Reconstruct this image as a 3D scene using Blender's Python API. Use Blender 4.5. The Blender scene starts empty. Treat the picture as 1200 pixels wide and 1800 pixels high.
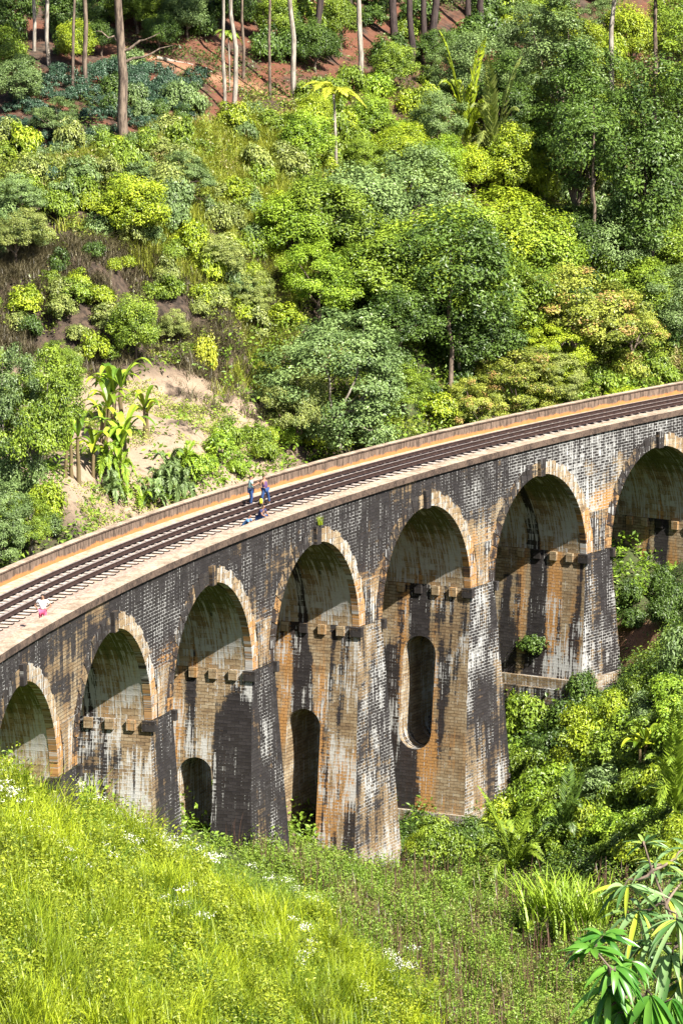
import bpy, bmesh, math, random
import numpy as np
from mathutils import Vector, Matrix
sc = bpy.context.scene
C = sc.collection
PI = math.pi
R_ = math.radians

# ------------------------------------------------------------------ camera, sky, sun
CAM = (-221.845, -99.936, 37.830)
YAW, PITCH, FPX = 1.15249, 0.15562, 8590.2
cd = bpy.data.cameras.new('camera'); cam = bpy.data.objects.new('camera', cd); C.objects.link(cam)
cam.location = CAM; cam.rotation_euler = (PI/2-PITCH, 0, -YAW)
cd.sensor_fit = 'VERTICAL'; cd.sensor_height = 24; cd.lens = 24*FPX/1800
cd.clip_start = 0.5; cd.clip_end = 3000
sc.camera = cam
sc.render.resolution_x = 682; sc.render.resolution_y = 1024

SUN_AZ, SUN_EL = R_(204), R_(46)          # azimuth clockwise from +Y
w = bpy.data.worlds.new('World'); sc.world = w; w.use_nodes = True
wn = w.node_tree.nodes; wl = w.node_tree.links
sky = wn.new('ShaderNodeTexSky'); sky.sky_type = 'NISHITA'; sky.sun_disc = False
sky.sun_elevation = SUN_EL; sky.sun_rotation = SUN_AZ; sky.air_density = 1.0; sky.dust_density = 1.5
wl.new(sky.outputs[0], wn['Background'].inputs[0]); wn['Background'].inputs[1].default_value = 0.055
sd = bpy.data.lights.new('sun', 'SUN'); so = bpy.data.objects.new('sun', sd); C.objects.link(so)
sd.energy = 5.0; sd.angle = R_(0.5); sd.color = (1.0, 0.95, 0.86)
so.rotation_euler = Vector((math.sin(SUN_AZ)*math.cos(SUN_EL), math.cos(SUN_AZ)*math.cos(SUN_EL), math.sin(SUN_EL))).to_track_quat('Z', 'Y').to_euler()
sc.view_settings.view_transform = 'Standard'; sc.view_settings.look = 'None'
sc.view_settings.exposure = 1.62; sc.view_settings.gamma = 1
try: sc.view_settings.use_curve_mapping = False
except Exception: pass

# ------------------------------------------------------------------ helpers
FW = np.array([math.sin(YAW), math.cos(YAW)]); RT = np.array([math.cos(YAW), -math.sin(YAW)])
def tag(o, label=None, cat=None, group=None, kind=None):
    if label: o['label'] = label
    if cat: o['category'] = cat
    if group: o['group'] = group
    if kind: o['kind'] = kind
    return o
def empty(name, loc=(0, 0, 0), rz=0.0):
    o = bpy.data.objects.new(name, None); C.objects.link(o); o.location = loc; o.rotation_euler = (0, 0, rz)
    o.empty_display_size = .3
    return o
def link(name, me, mat=None, parent=None, loc=None, rot=None, scale=None):
    o = bpy.data.objects.new(name, me); C.objects.link(o)
    if mat is not None and not me.materials: me.materials.append(mat)
    if parent: o.parent = parent
    if loc is not None: o.location = loc
    if rot is not None: o.rotation_euler = rot
    if scale is not None: o.scale = scale
    return o
def np_mesh(name, V, F, attrs=None, uv=None, smooth=False):
    """V (n,3); F (m,k) faces of one size; attrs: point float arrays; uv per vertex (n,2)"""
    V = np.asarray(V, np.float32); F = np.asarray(F, np.int32)
    me = bpy.data.meshes.new(name)
    m, k = F.shape
    me.vertices.add(len(V)); me.vertices.foreach_set('co', V.ravel())
    me.loops.add(m*k); me.loops.foreach_set('vertex_index', F.ravel())
    me.polygons.add(m); me.polygons.foreach_set('loop_start', np.arange(0, m*k, k, dtype=np.int32))
    me.polygons.foreach_set('use_smooth', np.full(m, bool(smooth)))
    me.update(calc_edges=True)
    for n, a in (attrs or {}).items():
        at = me.attributes.new(n, 'FLOAT', 'POINT'); at.data.foreach_set('value', np.asarray(a, np.float32))
    if uv is not None:
        ul = me.uv_layers.new(name='UVMap'); ul.data.foreach_set('uv', np.asarray(uv, np.float32)[F.ravel()].ravel())
    return me
def _h(ix, iy, seed):
    h = (ix.astype(np.int64)*374761393 + iy.astype(np.int64)*668265263 + seed*1442695041) & 0xffffffff
    h = ((h ^ (h >> 13))*1274126177) & 0xffffffff
    return ((h ^ (h >> 16)) & 0xffff)/65535.0
def vn(x, y, seed=0):
    x = np.asarray(x, float); y = np.asarray(y, float); x, y = np.broadcast_arrays(x, y)
    ix = np.floor(x); iy = np.floor(y); fx = x-ix; fy = y-iy
    fx = fx*fx*(3-2*fx); fy = fy*fy*(3-2*fy)
    a = _h(ix, iy, seed); b = _h(ix+1, iy, seed); c = _h(ix, iy+1, seed); d = _h(ix+1, iy+1, seed)
    return (a*(1-fx)+b*fx)*(1-fy)+(c*(1-fx)+d*fx)*fy
def fbm(x, y, seed=0, o=4):
    s = 0; a = .5; t = 0
    for i in range(o):
        s = s+a*vn(np.asarray(x)*2**i, np.asarray(y)*2**i, seed+i*17); t += a; a *= .5
    return s/t
def sst(a, b, x):
    t = np.clip((x-a)/(b-a), 0, 1); return t*t*(3-2*t)

# ------------------------------------------------------------------ materials
def newmat(name):
    m = bpy.data.materials.new(name); m.use_nodes = True
    nt = m.node_tree; nt.nodes.clear()
    out = nt.nodes.new('ShaderNodeOutputMaterial'); return m, nt, out
class NG:
    """tiny node helper"""
    def __init__(s, nt): s.nt = nt
    def n(s, t, **kw):
        x = s.nt.nodes.new(t)
        for k, v in kw.items():
            if k == 'inp':
                for a, b in v.items():
                    if isinstance(b, bpy.types.NodeSocket): s.nt.links.new(b, x.inputs[a])
                    else: x.inputs[a].default_value = b
            else: setattr(x, k, v)
        return x
    def math(s, op, a, b=0.0, c=None, clamp=False):
        x = s.nt.nodes.new('ShaderNodeMath'); x.operation = op; x.use_clamp = clamp
        for i, v in enumerate((a, b, c)):
            if v is None: continue
            if isinstance(v, bpy.types.NodeSocket): s.nt.links.new(v, x.inputs[i])
            else: x.inputs[i].default_value = v
        return x.outputs[0]
    def ss(s, v, a, b):
        x = s.nt.nodes.new('ShaderNodeMapRange'); x.interpolation_type = 'SMOOTHSTEP'
        s.nt.links.new(v, x.inputs[0]); x.inputs[1].default_value = a; x.inputs[2].default_value = b
        return x.outputs[0]
    def mix(s, f, a, b, mode='MIX'):
        x = s.nt.nodes.new('ShaderNodeMix'); x.data_type = 'RGBA'; x.blend_type = mode
        for i, v in ((0, f), (6, a), (7, b)):
            if isinstance(v, bpy.types.NodeSocket): s.nt.links.new(v, x.inputs[i])
            else: x.inputs[i].default_value = (v if not isinstance(v, tuple) else (v+(1,))[:4])
        return x.outputs[2]
    def noise(s, vec, scale, detail=4, rough=.6, dist=0.0):
        x = s.nt.nodes.new('ShaderNodeTexNoise'); x.inputs['Scale'].default_value = scale
        x.inputs['Detail'].default_value = detail; x.inputs['Roughness'].default_value = rough; x.inputs['Distortion'].default_value = dist
        if vec is not None: s.nt.links.new(vec, x.inputs['Vector'])
        return x.outputs['Fac']
    def scaled(s, vec, sc3, loc=(0, 0, 0)):
        x = s.nt.nodes.new('ShaderNodeMapping'); s.nt.links.new(vec, x.inputs[0])
        x.inputs['Scale'].default_value = sc3; x.inputs['Location'].default_value = loc
        return x.outputs[0]
    def attr(s, name):
        x = s.nt.nodes.new('ShaderNodeAttribute'); x.attribute_name = name; return x.outputs['Fac']
    def bsdf(s, out, col, rough=.9, bump=None, bstr=.3, bdist=.02, spec=.3, **kw):
        p = s.nt.nodes.new('ShaderNodeBsdfPrincipled')
        if isinstance(col, bpy.types.NodeSocket): s.nt.links.new(col, p.inputs['Base Color'])
        else: p.inputs['Base Color'].default_value = (col+(1,))[:4]
        if isinstance(rough, bpy.types.NodeSocket): s.nt.links.new(rough, p.inputs['Roughness'])
        else: p.inputs['Roughness'].default_value = rough
        p.inputs['Specular IOR Level'].default_value = spec
        for k, v in kw.items(): p.inputs[k].default_value = v
        if bump is not None:
            b = s.nt.nodes.new('ShaderNodeBump'); b.inputs['Strength'].default_value = bstr; b.inputs['Distance'].default_value = bdist
            s.nt.links.new(bump, b.inputs['Height']); s.nt.links.new(b.outputs[0], p.inputs['Normal'])
        s.nt.links.new(p.outputs[0], out.inputs[0]); return p

def masonry(name, bw=.42, bh=.165, tone=.66, lv=2.1, ml=.13, dv=1.7):
    m, nt, out = newmat(name); g = NG(nt)
    uv = g.n('ShaderNodeTexCoord').outputs['UV']
    wob = g.noise(uv, 1.3, 3)
    uvw = g.n('ShaderNodeVectorMath', operation='ADD', inp={0: uv}).outputs[0]
    nt.links.new(g.n('ShaderNodeCombineXYZ', inp={1: g.math('MULTIPLY', wob, .05)}).outputs[0], uvw.node.inputs[1])
    br = g.n('ShaderNodeTexBrick', inp={'Vector': uvw, 'Scale': 1.0, 'Brick Width': bw, 'Row Height': bh, 'Mortar Size': .019,
             'Mortar Smooth': .35, 'Bias': 0.0, 'Color1': (0, 0, 0, 1), 'Color2': (1, 1, 1, 1), 'Mortar': (.5, .5, .5, 1)})
    br.offset = .5; br.squash = 1.0
    rnd = g.math('ADD', br.outputs['Color'], 0.0); mort = br.outputs['Fac']
    patch = g.noise(uv, .55, 5, .62); lay = g.noise(g.scaled(uv, (.7, 4.2, 1), (9, 3, 0)), 1.0, 5, .72)
    streak = g.noise(g.scaled(uv, (2.6, .20, 1)), 1.0, 6, .68)
    fine = g.noise(g.scaled(uv, (7.5, .42, 1), (31, 7, 0)), 1.0, 5, .7)
    grain = g.noise(uv, 9.0, 4, .7)
    v = g.math('ADD', g.math('ADD', g.math('MULTIPLY', rnd, .16), g.math('MULTIPLY', g.math('SUBTRACT', lay, .5), .9)),  g.math('ADD', g.math('MULTIPLY', patch, .75), g.math('MULTIPLY', grain, .3)))
    cr = g.n('ShaderNodeValToRGB', inp={0: v}); e = cr.color_ramp.elements
    e[0].position = .25; e[0].color = (.13*tone, .080*tone, .05*tone, 1); e[1].position = .84; e[1].color = (.64*tone, .53*tone, .36*tone, 1)
    x = cr.color_ramp.elements.new(.54); x.color = (.37*tone, .255*tone, .135*tone, 1)
    col = cr.outputs[0]
    rust = g.ss(g.math('ADD', g.attr('rust'), g.math('MULTIPLY', g.math('SUBTRACT', streak, .5), 1.3)), .38, .72)
    rc = g.mix(grain, (.24, .085, .018), (.46, .25, .07))
    col = g.mix(g.math('MULTIPLY', rust, .75), col, rc)
    moss = g.ss(g.math('ADD', g.attr('moss'), g.math('MULTIPLY', g.math('SUBTRACT', streak, .5), .9)), .35, .8)
    col = g.mix(g.math('MULTIPLY', moss, .9), col, g.mix(fine, (.025, .03, .008), (.13, .15, .045)))
    col = g.mix(g.math('MULTIPLY', mort, .75), col, g.mix(1.0, col, (.28, .25, .24), 'MULTIPLY'))
    dk = g.math('ADD', g.attr('dark'), g.math('ADD', g.math('MULTIPLY', g.math('SUBTRACT', streak, .5), dv), g.math('ADD', g.math('MULTIPLY', g.math('SUBTRACT', patch, .5), .7), g.math('MULTIPLY', g.math('SUBTRACT', lay, .5), 1.1))))
    dk = g.math('ADD', dk, g.math('MULTIPLY', g.math('SUBTRACT', rnd, .5), .12))
    dm = g.ss(dk, .40, .66)
    dcol = g.mix(rnd, (.003, .003, .005), (.013, .012, .0155))
    col = g.mix(g.math('MULTIPLY', dm, .95), col, dcol)
    lm = g.math('ADD', g.attr('lime'), g.math('ADD', g.math('ADD', g.math('MULTIPLY', g.math('SUBTRACT', fine, .5), lv), g.math('MULTIPLY', g.math('SUBTRACT', patch, .5), .5)), g.math('MULTIPLY', g.math('SUBTRACT', rnd, .5), .18)))
    lm = g.math('ADD', lm, g.math('MULTIPLY', mort, ml))
    lmm = g.ss(lm, .52, .68)
    col = g.mix(g.math('MULTIPLY', lmm, .88), col, g.mix(grain, (.27, .27, .265), (.48, .475, .45)))
    hgt = g.math('ADD', g.math('MULTIPLY', mort, -1.0), g.math('MULTIPLY', grain, .6))
    g.bsdf(out, col, .92, hgt, .6, .03)
    return m
MAS = masonry('stained_masonry', tone=.50)
MASF = masonry('stained_face_masonry', .46, .165, .46, 1.55, .26, 1.25)
MASB = masonry('block_masonry', .62, .33, .56)       # larger blocks of rings and arch soffits
def simple(name, c1, c2, scale=3.0, rough=.9, bstr=.3, obj=True, detail=6, c3=None):
    m, nt, out = newmat(name); g = NG(nt)
    co = g.n('ShaderNodeTexCoord').outputs['Object']
    n1 = g.noise(co, scale, detail, .65); n2 = g.noise(co, scale*9, 3, .6)
    f = g.ss(g.math('ADD', g.math('MULTIPLY', n1, .7), g.math('MULTIPLY', n2, .3)), .35, .65)
    col = g.mix(f, c1, c2)
    if c3: col = g.mix(g.ss(g.noise(co, scale*.35, 4), .52, .62), col, c3)
    g.bsdf(out, col, rough, n2, bstr, .02)
    return m
M = {}
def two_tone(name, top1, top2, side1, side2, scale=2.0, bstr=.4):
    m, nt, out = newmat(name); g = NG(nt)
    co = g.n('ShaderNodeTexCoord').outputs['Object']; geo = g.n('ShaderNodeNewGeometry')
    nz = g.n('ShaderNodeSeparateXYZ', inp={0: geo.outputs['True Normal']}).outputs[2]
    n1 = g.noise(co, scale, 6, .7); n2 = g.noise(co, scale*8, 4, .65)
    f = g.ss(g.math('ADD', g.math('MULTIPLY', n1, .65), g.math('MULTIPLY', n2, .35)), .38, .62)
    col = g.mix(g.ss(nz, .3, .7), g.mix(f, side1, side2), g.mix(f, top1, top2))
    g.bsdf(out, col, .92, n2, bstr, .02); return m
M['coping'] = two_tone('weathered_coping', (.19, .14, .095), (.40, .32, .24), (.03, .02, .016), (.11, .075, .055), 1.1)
M['ballast'] = simple('gravel_ballast', (.26, .18, .12), (.50, .39, .28), 2.5, bstr=.9)
M['bed'] = simple('oily_track_bed', (.20, .165, .14), (.48, .41, .35), 4, bstr=.9)
M['sleeper'] = two_tone('two_tone_timber', (.20, .16, .14), (.46, .40, .35), (.02, .015, .013), (.06, .045, .038), 3)  # sleeper timber: pale tops, darker sides, split by face direction
M['rail'] = simple('rusty_rail', (.018, .010, .009), (.045, .025, .02), 5, .55)
M['railtop'] = simple('worn_rail_head', (.16, .12, .11), (.3, .26, .25), 5, .35)

# ------------------------------------------------------------------ viaduct
RC, PP, WW, HC, RA = 201.341, 13.16038, 6.827, 1.893, 5.2
ZS = -HC-RA                                  # springing level
def bmap(s, d, z):
    s = np.asarray(s, float); a = s/RC; d = np.asarray(d, float)
    x = (RC+d)*np.sin(a); y = (RC+d)*np.cos(a)-RC
    x, y, z = np.broadcast_arrays(x, y, np.asarray(z, float))
    return np.stack([x, y, z], -1)
def P3(s, d, z): return Vector(bmap(s, d, z).tolist())
def grid_mesh(name, S, D, Z, uv, attrs, flip=False, mask=None):
    """S,D,Z arrays (n,m) in bridge coordinates"""
    n, m = S.shape
    V = bmap(S, D, Z).reshape(-1, 3)
    I = np.arange(n*m).reshape(n, m)
    F = np.stack([I[:-1, :-1], I[1:, :-1], I[1:, 1:], I[:-1, 1:]], -1)
    if flip: F = F[..., ::-1]
    F = F.reshape(-1, 4) if mask is None else F[mask]
    return np_mesh(name, V, F, {k: np.broadcast_to(v, (n, m)).ravel() for k, v in attrs.items()}, np.stack([uv[0], uv[1]], -1).reshape(-1, 2))
def join(name, meshes, mat, parent):
    """merge plain meshes (same attribute names) into one object"""
    bm = bmesh.new()
    for me in meshes: bm.from_mesh(me)
    out = bpy.data.meshes.new(name); bm.to_mesh(out); bm.free()
    for me in meshes: bpy.data.meshes.remove(me)
    return link(name, out, mat, parent)
NAT = ('dark', 'rust', 'lime', 'moss')
def block(s0, s1, d0, d1, z0, z1, dark=.2, rust=.2, lime=.2, moss=.0, ns=1, top=None):
    """solid box in bridge space, optionally subdivided along s; uv in metres"""
    vs = []; uvs = []; F = []
    def quadgrid(A, B, Cc, D, n, ul, vl, u0, v0):
        base = len(vs)
        for i in range(n+1):
            t = i/n
            for (P, Q, vv) in ((A, B, 0), (D, Cc, vl)):
                vs.append(tuple(np.array(P)*(1-t)+np.array(Q)*t)); uvs.append((u0+ul*t, v0+vv))
        for i in range(n): F.append((base+2*i, base+2*i+2, base+2*i+3, base+2*i+1))
    L = s1-s0; Dd = d1-d0; H = z1-z0
    quadgrid((s0, d0, z0), (s1, d0, z0), (s1, d0, z1), (s0, d0, z1), ns, L, H, s0, z0)
    quadgrid((s1, d1, z0), (s0, d1, z0), (s0, d1, z1), (s1, d1, z1), ns, L, H, s0, z0)
    quadgrid((s0, d0, z1), (s1, d0, z1), (s1, d1, z1), (s0, d1, z1), ns, L, Dd, s0, d0)
    quadgrid((s0, d1, z0), (s1, d1, z0), (s1, d0, z0), (s0, d0, z0), ns, L, Dd, s0, d0)
    quadgrid((s0, d1, z0), (s0, d0, z0), (s0, d0, z1), (s0, d1, z1), 1, Dd, H, d0, z0)
    quadgrid((s1, d0, z0), (s1, d1, z0), (s1, d1, z1), (s1, d0, z1), 1, Dd, H, d0, z0)
    A = np.array(vs); V = bmap(A[:, 0], A[:, 1], A[:, 2])
    return np_mesh('b', V, F, {k: np.full(len(V), v) for k, v in zip(NAT, (dark, rust, lime, moss))}, uvs)

via = empty('viaduct', P3(0, WW/2, ZS))
VI = Matrix.Translation(-Vector(via.location))
def vlink(name, me, mat, parent=None):
    me.transform(VI)
    return link(name, me, mat, parent or via)
def vjoin(name, meshes, mat, parent=None):
    bm = bmesh.new()
    for me in meshes: bm.from_mesh(me)
    bm.normal_update()
    out = bpy.data.meshes.new(name); bm.to_mesh(out); bm.free()
    for me in meshes: bpy.data.meshes.remove(me)
    return vlink(name, out, mat, parent)
tag(via, 'tall curved masonry railway viaduct of tall round arches, stained black, orange and white', 'viaduct')
A0, A1 = 0, 9                                # arches 0..8
S_MIN, S_MAX = (A0-4-.5)*PP, (A1-1-4+.5)*PP
ext = 30.0
def scols():
    s = [np.linspace(S_MIN-ext, S_MIN-1.5, 60)]
    for i in range(A0, A1):
        c = (i-4)*PP
        s.append(np.linspace(c-PP/2, c-RA, 8)[:-1]); s.append(c+RA*np.sin(np.linspace(-PI/2, PI/2, 45))); s.append(np.linspace(c+RA, c+PP/2, 8)[1:-1])
    s.append(np.linspace(S_MAX, S_MAX+ext, 60))
    return np.concatenate(s)
SC = scols()
def zbot(s):
    k = np.round(s/PP); c = k*PP; inside = (np.abs(s-c) <= RA+1e-6) & (k >= -4) & (k <= 4)
    z = np.where(inside, ZS+np.sqrt(np.clip(RA*RA-(s-c)**2, 0, None)), ZS)
    out = (s < S_MIN) | (s > S_MAX)
    return np.where(out, -9.0, z)
def face_stain(s, z, near=True):
    t = -.35-z; k = np.round(s/PP); x = np.abs(s-k*PP)
    n = fbm(s*.35, z*.5, 3); n2 = fbm(s*.16, z*.25, 9)
    dark = 1.0-.07*np.clip(t, 0, 7)-.22*sst(2.6, 4.6, t)+(n-.5)*1.0+(n2-.5)*.8
    dark = dark-.30*sst(0, 40, s)*sst(.8, 2.2, t)
    dark = dark+.3*sst(6.0, 7.2, t)
    rust = .19+.5*sst(2.3, 4.0, t)*sst(3.6, 5.2, x)*(n2*1.6)
    lime = .27+.55*(n2-.5)+.25*(n-.5)+.10*sst(5, 30, s)-.04*sst(-8, -20, s)
    return dark, rust, lime, 0*s
def spandrel(d, flip):
    nz = 30; T = np.linspace(0, 1, nz)
    S = np.repeat(SC[:, None], nz, 1); ZB = zbot(SC)[:, None]; Z = ZB+(-.33-ZB)*T[None]
    dk, ru, li, mo = face_stain(S, Z)
    me = grid_mesh('f', S, np.full_like(S, d), Z, (S, Z), dict(zip(NAT, (dk, ru, li, mo))), flip)
    return me
o = vjoin('spandrel_wall', [spandrel(.10, True)], MASF); o['label'] = 'dark stained brick wall above the arches on the near side'
for f in o.data.polygons: pass
vjoin('spandrel_wall', [spandrel(WW-.10, False)], MASF)
# string of coping stones and parapets
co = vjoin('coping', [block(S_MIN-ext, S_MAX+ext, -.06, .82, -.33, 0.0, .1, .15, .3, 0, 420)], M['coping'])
far = [block(S_MIN-ext, S_MAX+ext, WW-.30, WW+.0, -.75, -.07, .15, .8, .2, 0, 420)]
for me in far:      # stain of the inner parapet: orange low, grey-brown high
    z = np.empty(len(me.vertices)*3, np.float32); me.vertices.foreach_get('co', z)
M['parapet'], nt, out = newmat('stained_parapet'); g = NG(nt)
uv = g.n('ShaderNodeTexCoord').outputs['UV']; sep = g.n('ShaderNodeSeparateXYZ', inp={0: uv})
hz = g.math('ADD', sep.outputs[1], g.math('MULTIPLY', g.math('SUBTRACT', g.noise(g.scaled(uv, (1.3, 1.0, 1)), 1.0, 5, .7), .5), .55))
low = g.mix(g.noise(g.scaled(uv, (2, 3, 1)), 1.0, 6, .7), (.20, .07, .02), (.44, .21, .07))
up = g.mix(g.ss(g.noise(g.scaled(uv, (6, 1.2, 1)), 1.0, 5, .75), .35, .65), (.04, .028, .02), (.17, .12, .09))
g.bsdf(out, g.mix(g.ss(hz, -.56, -.42), low, up), .92, g.noise(uv, 7, 4), .4)
vjoin('parapet', far, M['parapet'])
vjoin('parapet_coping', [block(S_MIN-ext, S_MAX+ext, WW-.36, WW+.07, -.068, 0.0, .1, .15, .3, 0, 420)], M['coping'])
vjoin('track_bed', [block(S_MIN-ext, S_MAX+ext, .823, WW-.303, -.95, -.66, 0, 0, 0, 0, 420)], M['ballast'])

# arch soffits, rings, keystones
def ring(c, d0, d1, dn, r0, r1, near):
    ms = []; n = 27; th = np.linspace(0, PI, n+1)
    for i in range(n):
        if i == n//2: continue
        a, b = th[i]+.004, th[i+1]-.004
        q = fbm(np.array([c*.3+i*.7]), np.array([3.3]), 5)[0]
        pr = 0 if near else 0
        vs = []; 
        for r in (r0, r1+(.06 if i % 2 else -.05)):
            for t in (a, b):
                for d in (d0, d1): vs.append((c-r*math.cos(t), d, ZS+r*math.sin(t)))
        # index: r*4+t*2+d
        A = np.array(vs); V = bmap(A[:, 0], A[:, 1], A[:, 2])
        F = [(0, 2, 6, 4), (1, 5, 7, 3), (4, 6, 7, 5), (0, 1, 3, 2), (0, 4, 5, 1), (2, 3, 7, 6)]
        u = np.stack([A[:, 0], A[:, 2]], -1)+i*.37
        frac = i/n
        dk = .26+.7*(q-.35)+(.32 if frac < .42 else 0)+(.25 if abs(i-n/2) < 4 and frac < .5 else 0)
        li = .27+.22*(frac > .5)+.5*(q-.5)
        ru = .35+.3*(abs(frac-.5) > .33)
        ms.append(np_mesh('v', V, F, {k: np.full(8, v) for k, v in zip(NAT, (dk, ru, li, 0))}, u))
    return ms
def soffit(c):
    n, m = 48, 30
    th = np.linspace(0, PI, n+1)[:, None]; D = np.linspace(.10, WW-.10, m)[None]
    S = c-RA*np.cos(th)+0*D; Z = ZS+RA*np.sin(th)+0*D; DD = D+0*th
    hgt = np.sin(th)+0*D
    sd_ = np.full_like(S, 1.0)*np.sign(-np.cos(th)+1e-9)
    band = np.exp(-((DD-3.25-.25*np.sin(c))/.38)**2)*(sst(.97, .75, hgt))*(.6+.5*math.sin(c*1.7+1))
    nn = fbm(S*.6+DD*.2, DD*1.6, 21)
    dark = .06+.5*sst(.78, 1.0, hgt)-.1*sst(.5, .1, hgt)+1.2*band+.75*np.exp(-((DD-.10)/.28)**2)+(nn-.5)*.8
    moss = .24+.55*sst(.35, .75, hgt)+(nn-.5)*.3
    lime = .42+.18*sst(.72, .40, hgt)*sst(.06, .2, hgt)+.25*(nn-.5)-.12*sst(.8, 1, hgt)
    rust = .05+.12*sst(.4, .05, hgt)+.4*np.exp(-((DD-3.0)/1.2)**2)*sst(.5, 0, hgt)
    return grid_mesh('sf', S, DD, Z, (DD, th*RA*1.0+0*D), dict(zip(NAT, (dark, rust, lime, moss))), False)
for i in range(A0, A1):
    c = (i-4)*PP
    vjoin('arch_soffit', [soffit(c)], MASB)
    for d0, d1 in ((.062, .45), (WW-.45, WW-.062)):
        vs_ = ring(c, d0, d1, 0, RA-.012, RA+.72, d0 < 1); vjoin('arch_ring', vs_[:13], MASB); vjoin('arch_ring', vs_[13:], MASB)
    for (d0, d1) in ((-.09, .5), (WW-.5, WW+.09)):
        ks = []
        hw0, hw1 = .26, .34
        A = np.array([(c+sx*hw, d, z) for (hw, z) in ((hw0, ZS+RA-.10), (hw1, ZS+RA+.86)) for sx in (-1, 1) for d in (d0, d1)])
        V = bmap(A[:, 0], A[:, 1], A[:, 2]); F = [(0, 2, 6, 4), (1, 5, 7, 3), (4, 6, 7, 5), (0, 1, 3, 2), (0, 4, 5, 1), (2, 3, 7, 6)]
        vjoin('keystone', [np_mesh('k', V, F, {k: np.full(8, v) for k, v in zip(NAT, (.75, .1, .28, .0))}, A[:, [0, 2]])], MASB)

# piers
BU, BD = .116, .037
SLOTS = {4: (1.98, 3.92, ZS-4.45, -18.6), 5: (1.95, 3.93, ZS-2.8, -16.05), 3: (1.95, 3.85, ZS-4.45, -17.5), 2: (2.2, 3.8, ZS-5.4, -14.5)}
def pier(idx):
    """pier between arch idx and idx+1"""
    c = (idx-4+.5)*PP; hwt = PP/2-RA; zb = -23.0 if idx < 7 else -17
    dz = .22; Z = np.arange(0, ZS-zb, dz); Z = ZS-np.append(Z, ZS-zb)
    sl = SLOTS.get(idx)
    if sl:
        rr = (sl[1]-sl[0])/2; tt = np.linspace(0, PI/2, 9)
        Z = np.concatenate([Z[(Z > sl[2]+.03) | (Z < sl[2]-rr-.03)], sl[2]-rr+rr*np.sin(tt)])
        Z = np.concatenate([Z[(Z < sl[3]-.03) | (Z > sl[3]+rr+.03)], sl[3]+rr-rr*np.sin(tt)])
        Z = np.sort(Z)[::-1]
    hw = hwt+(ZS-Z)*BU; fr = .10-(ZS-Z)*BD; bk = WW-.10+(ZS-Z)*BD
    mid = (sl[0]+sl[1])/2 if sl else WW/2; L = np.full_like(Z, mid); Rr = np.full_like(Z, mid); op = np.zeros(len(Z), bool)
    if sl:
        rr = (sl[1]-sl[0])/2; rs = rr
        for j, z in enumerate(Z):
            if sl[3] <= z <= sl[2]:
                w_ = rr
                if z > sl[2]-rr: w_ = math.sqrt(max(0, rr*rr-(z-(sl[2]-rr))**2))
                if z < sl[3]+rr: w_ = math.sqrt(max(0, rr*rr-(z-(sl[3]+rr))**2))
                L[j] = mid-w_; Rr[j] = mid+w_; op[j] = w_ > 0.02
    ms = []; nd = 14
    seed = idx*31
    def side_stain(D, Zz):
        t = ZS-Zz; n = fbm(D*.9+seed, Zz*.22, seed); n2 = fbm(D*.5+seed, Zz*.5, seed+5); n3 = fbm(D*3.1+seed, Zz*.1, seed+9)
        wob = .22*np.sin(Zz*.5+seed)
        band = np.exp(-((D-3.2-wob)/.50)**4)
        lowd = sst(4.5, 8.5, t)
        dark = .27+(n-.5)*1.35+(n3-.5)*1.3+(1.15 if idx >= 4 else .25)*band*(1-.4*lowd)+.25*lowd*(n2-.3)
        if idx == 3: dark = dark+1.0*sst(2.6, 1.2, D+.5*(n-.5))*sst(.5, 3, t)
        if idx == 6: dark = dark+.55*np.exp(-((D-5.0)/.7)**4)*sst(1, 1.8, t)
        if idx == 5: dark = dark+.5*np.exp(-((D-4.9)/.6)**4)*sst(3, 4, t)+.3*sst(4, 8, t)*sst(2.0, 3.2, D)
        rust = .19+.5*np.exp(-((D-4.1)/.7)**2)*(1-lowd)+.45*np.exp(-((D-2.1)/.55)**2)*(idx >= 4)+(n2-.5)*.7+(.34 if idx in (4, 5) else 0)*lowd
        if idx == 6: rust = rust+.5*np.exp(-((D-.5)/.45)**2)+.35*np.exp(-((D-1.9)/.4)**2)
        if idx <= 2: rust = rust-.25
        lime = .34+(n2-.5)*1.0-(.35*sst(2.6, 1.2, D)*sst(.5, 3, t) if idx == 3 else 0)+.12*np.exp(-((t-7.5)/2)**2)*(idx == 4)-.1*band+(.12 if idx <= 3 else 0)
        return dark, rust, lime, 0*D
    def front_stain(Sx, Zz):
        t = ZS-Zz; n = fbm(Sx*.8+seed, Zz*.25, seed+40)
        n5 = fbm(Sx*.9+seed, Zz*.45, seed+44); dark = .74-.42*sst(8.5, 14, t)+(n-.5)*1.0; lime = .27+(n5-.5)*1.1+(.07 if idx >= 4 else -.10)
        return dark, .25+.3*sst(9, 14, t)+0*Sx, lime, 0*Sx
    for sgn in (-1, 1):
        for (a, b) in ((fr, L), (Rr, bk)):
            T = np.linspace(0, 1, nd)[None]
            D = a[:, None]+(b-a)[:, None]*T; ZZ = Z[:, None]+0*T; S = c+sgn*hw[:, None]+0*T
            att = side_stain(D, ZZ)
            ms.append(grid_mesh('s', S, D, ZZ, (D+seed, ZZ), dict(zip(NAT, att)), sgn > 0))
    for (dd, sg) in ((fr, 1), (bk, -1)):
        T = np.linspace(-1, 1, 13)[None]; S = c+hw[:, None]*T; ZZ = Z[:, None]+0*T; D = dd[:, None]+0*T
        ms.append(grid_mesh('s', S, D, ZZ, (S, ZZ), dict(zip(NAT, front_stain(S, ZZ))), sg > 0)); ms[-1].polygons.foreach_set('material_index', np.ones(len(ms[-1].polygons), np.int32))
    ob = vjoin('pier', ms, MAS); ob.data.materials.append(MASF)
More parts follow.
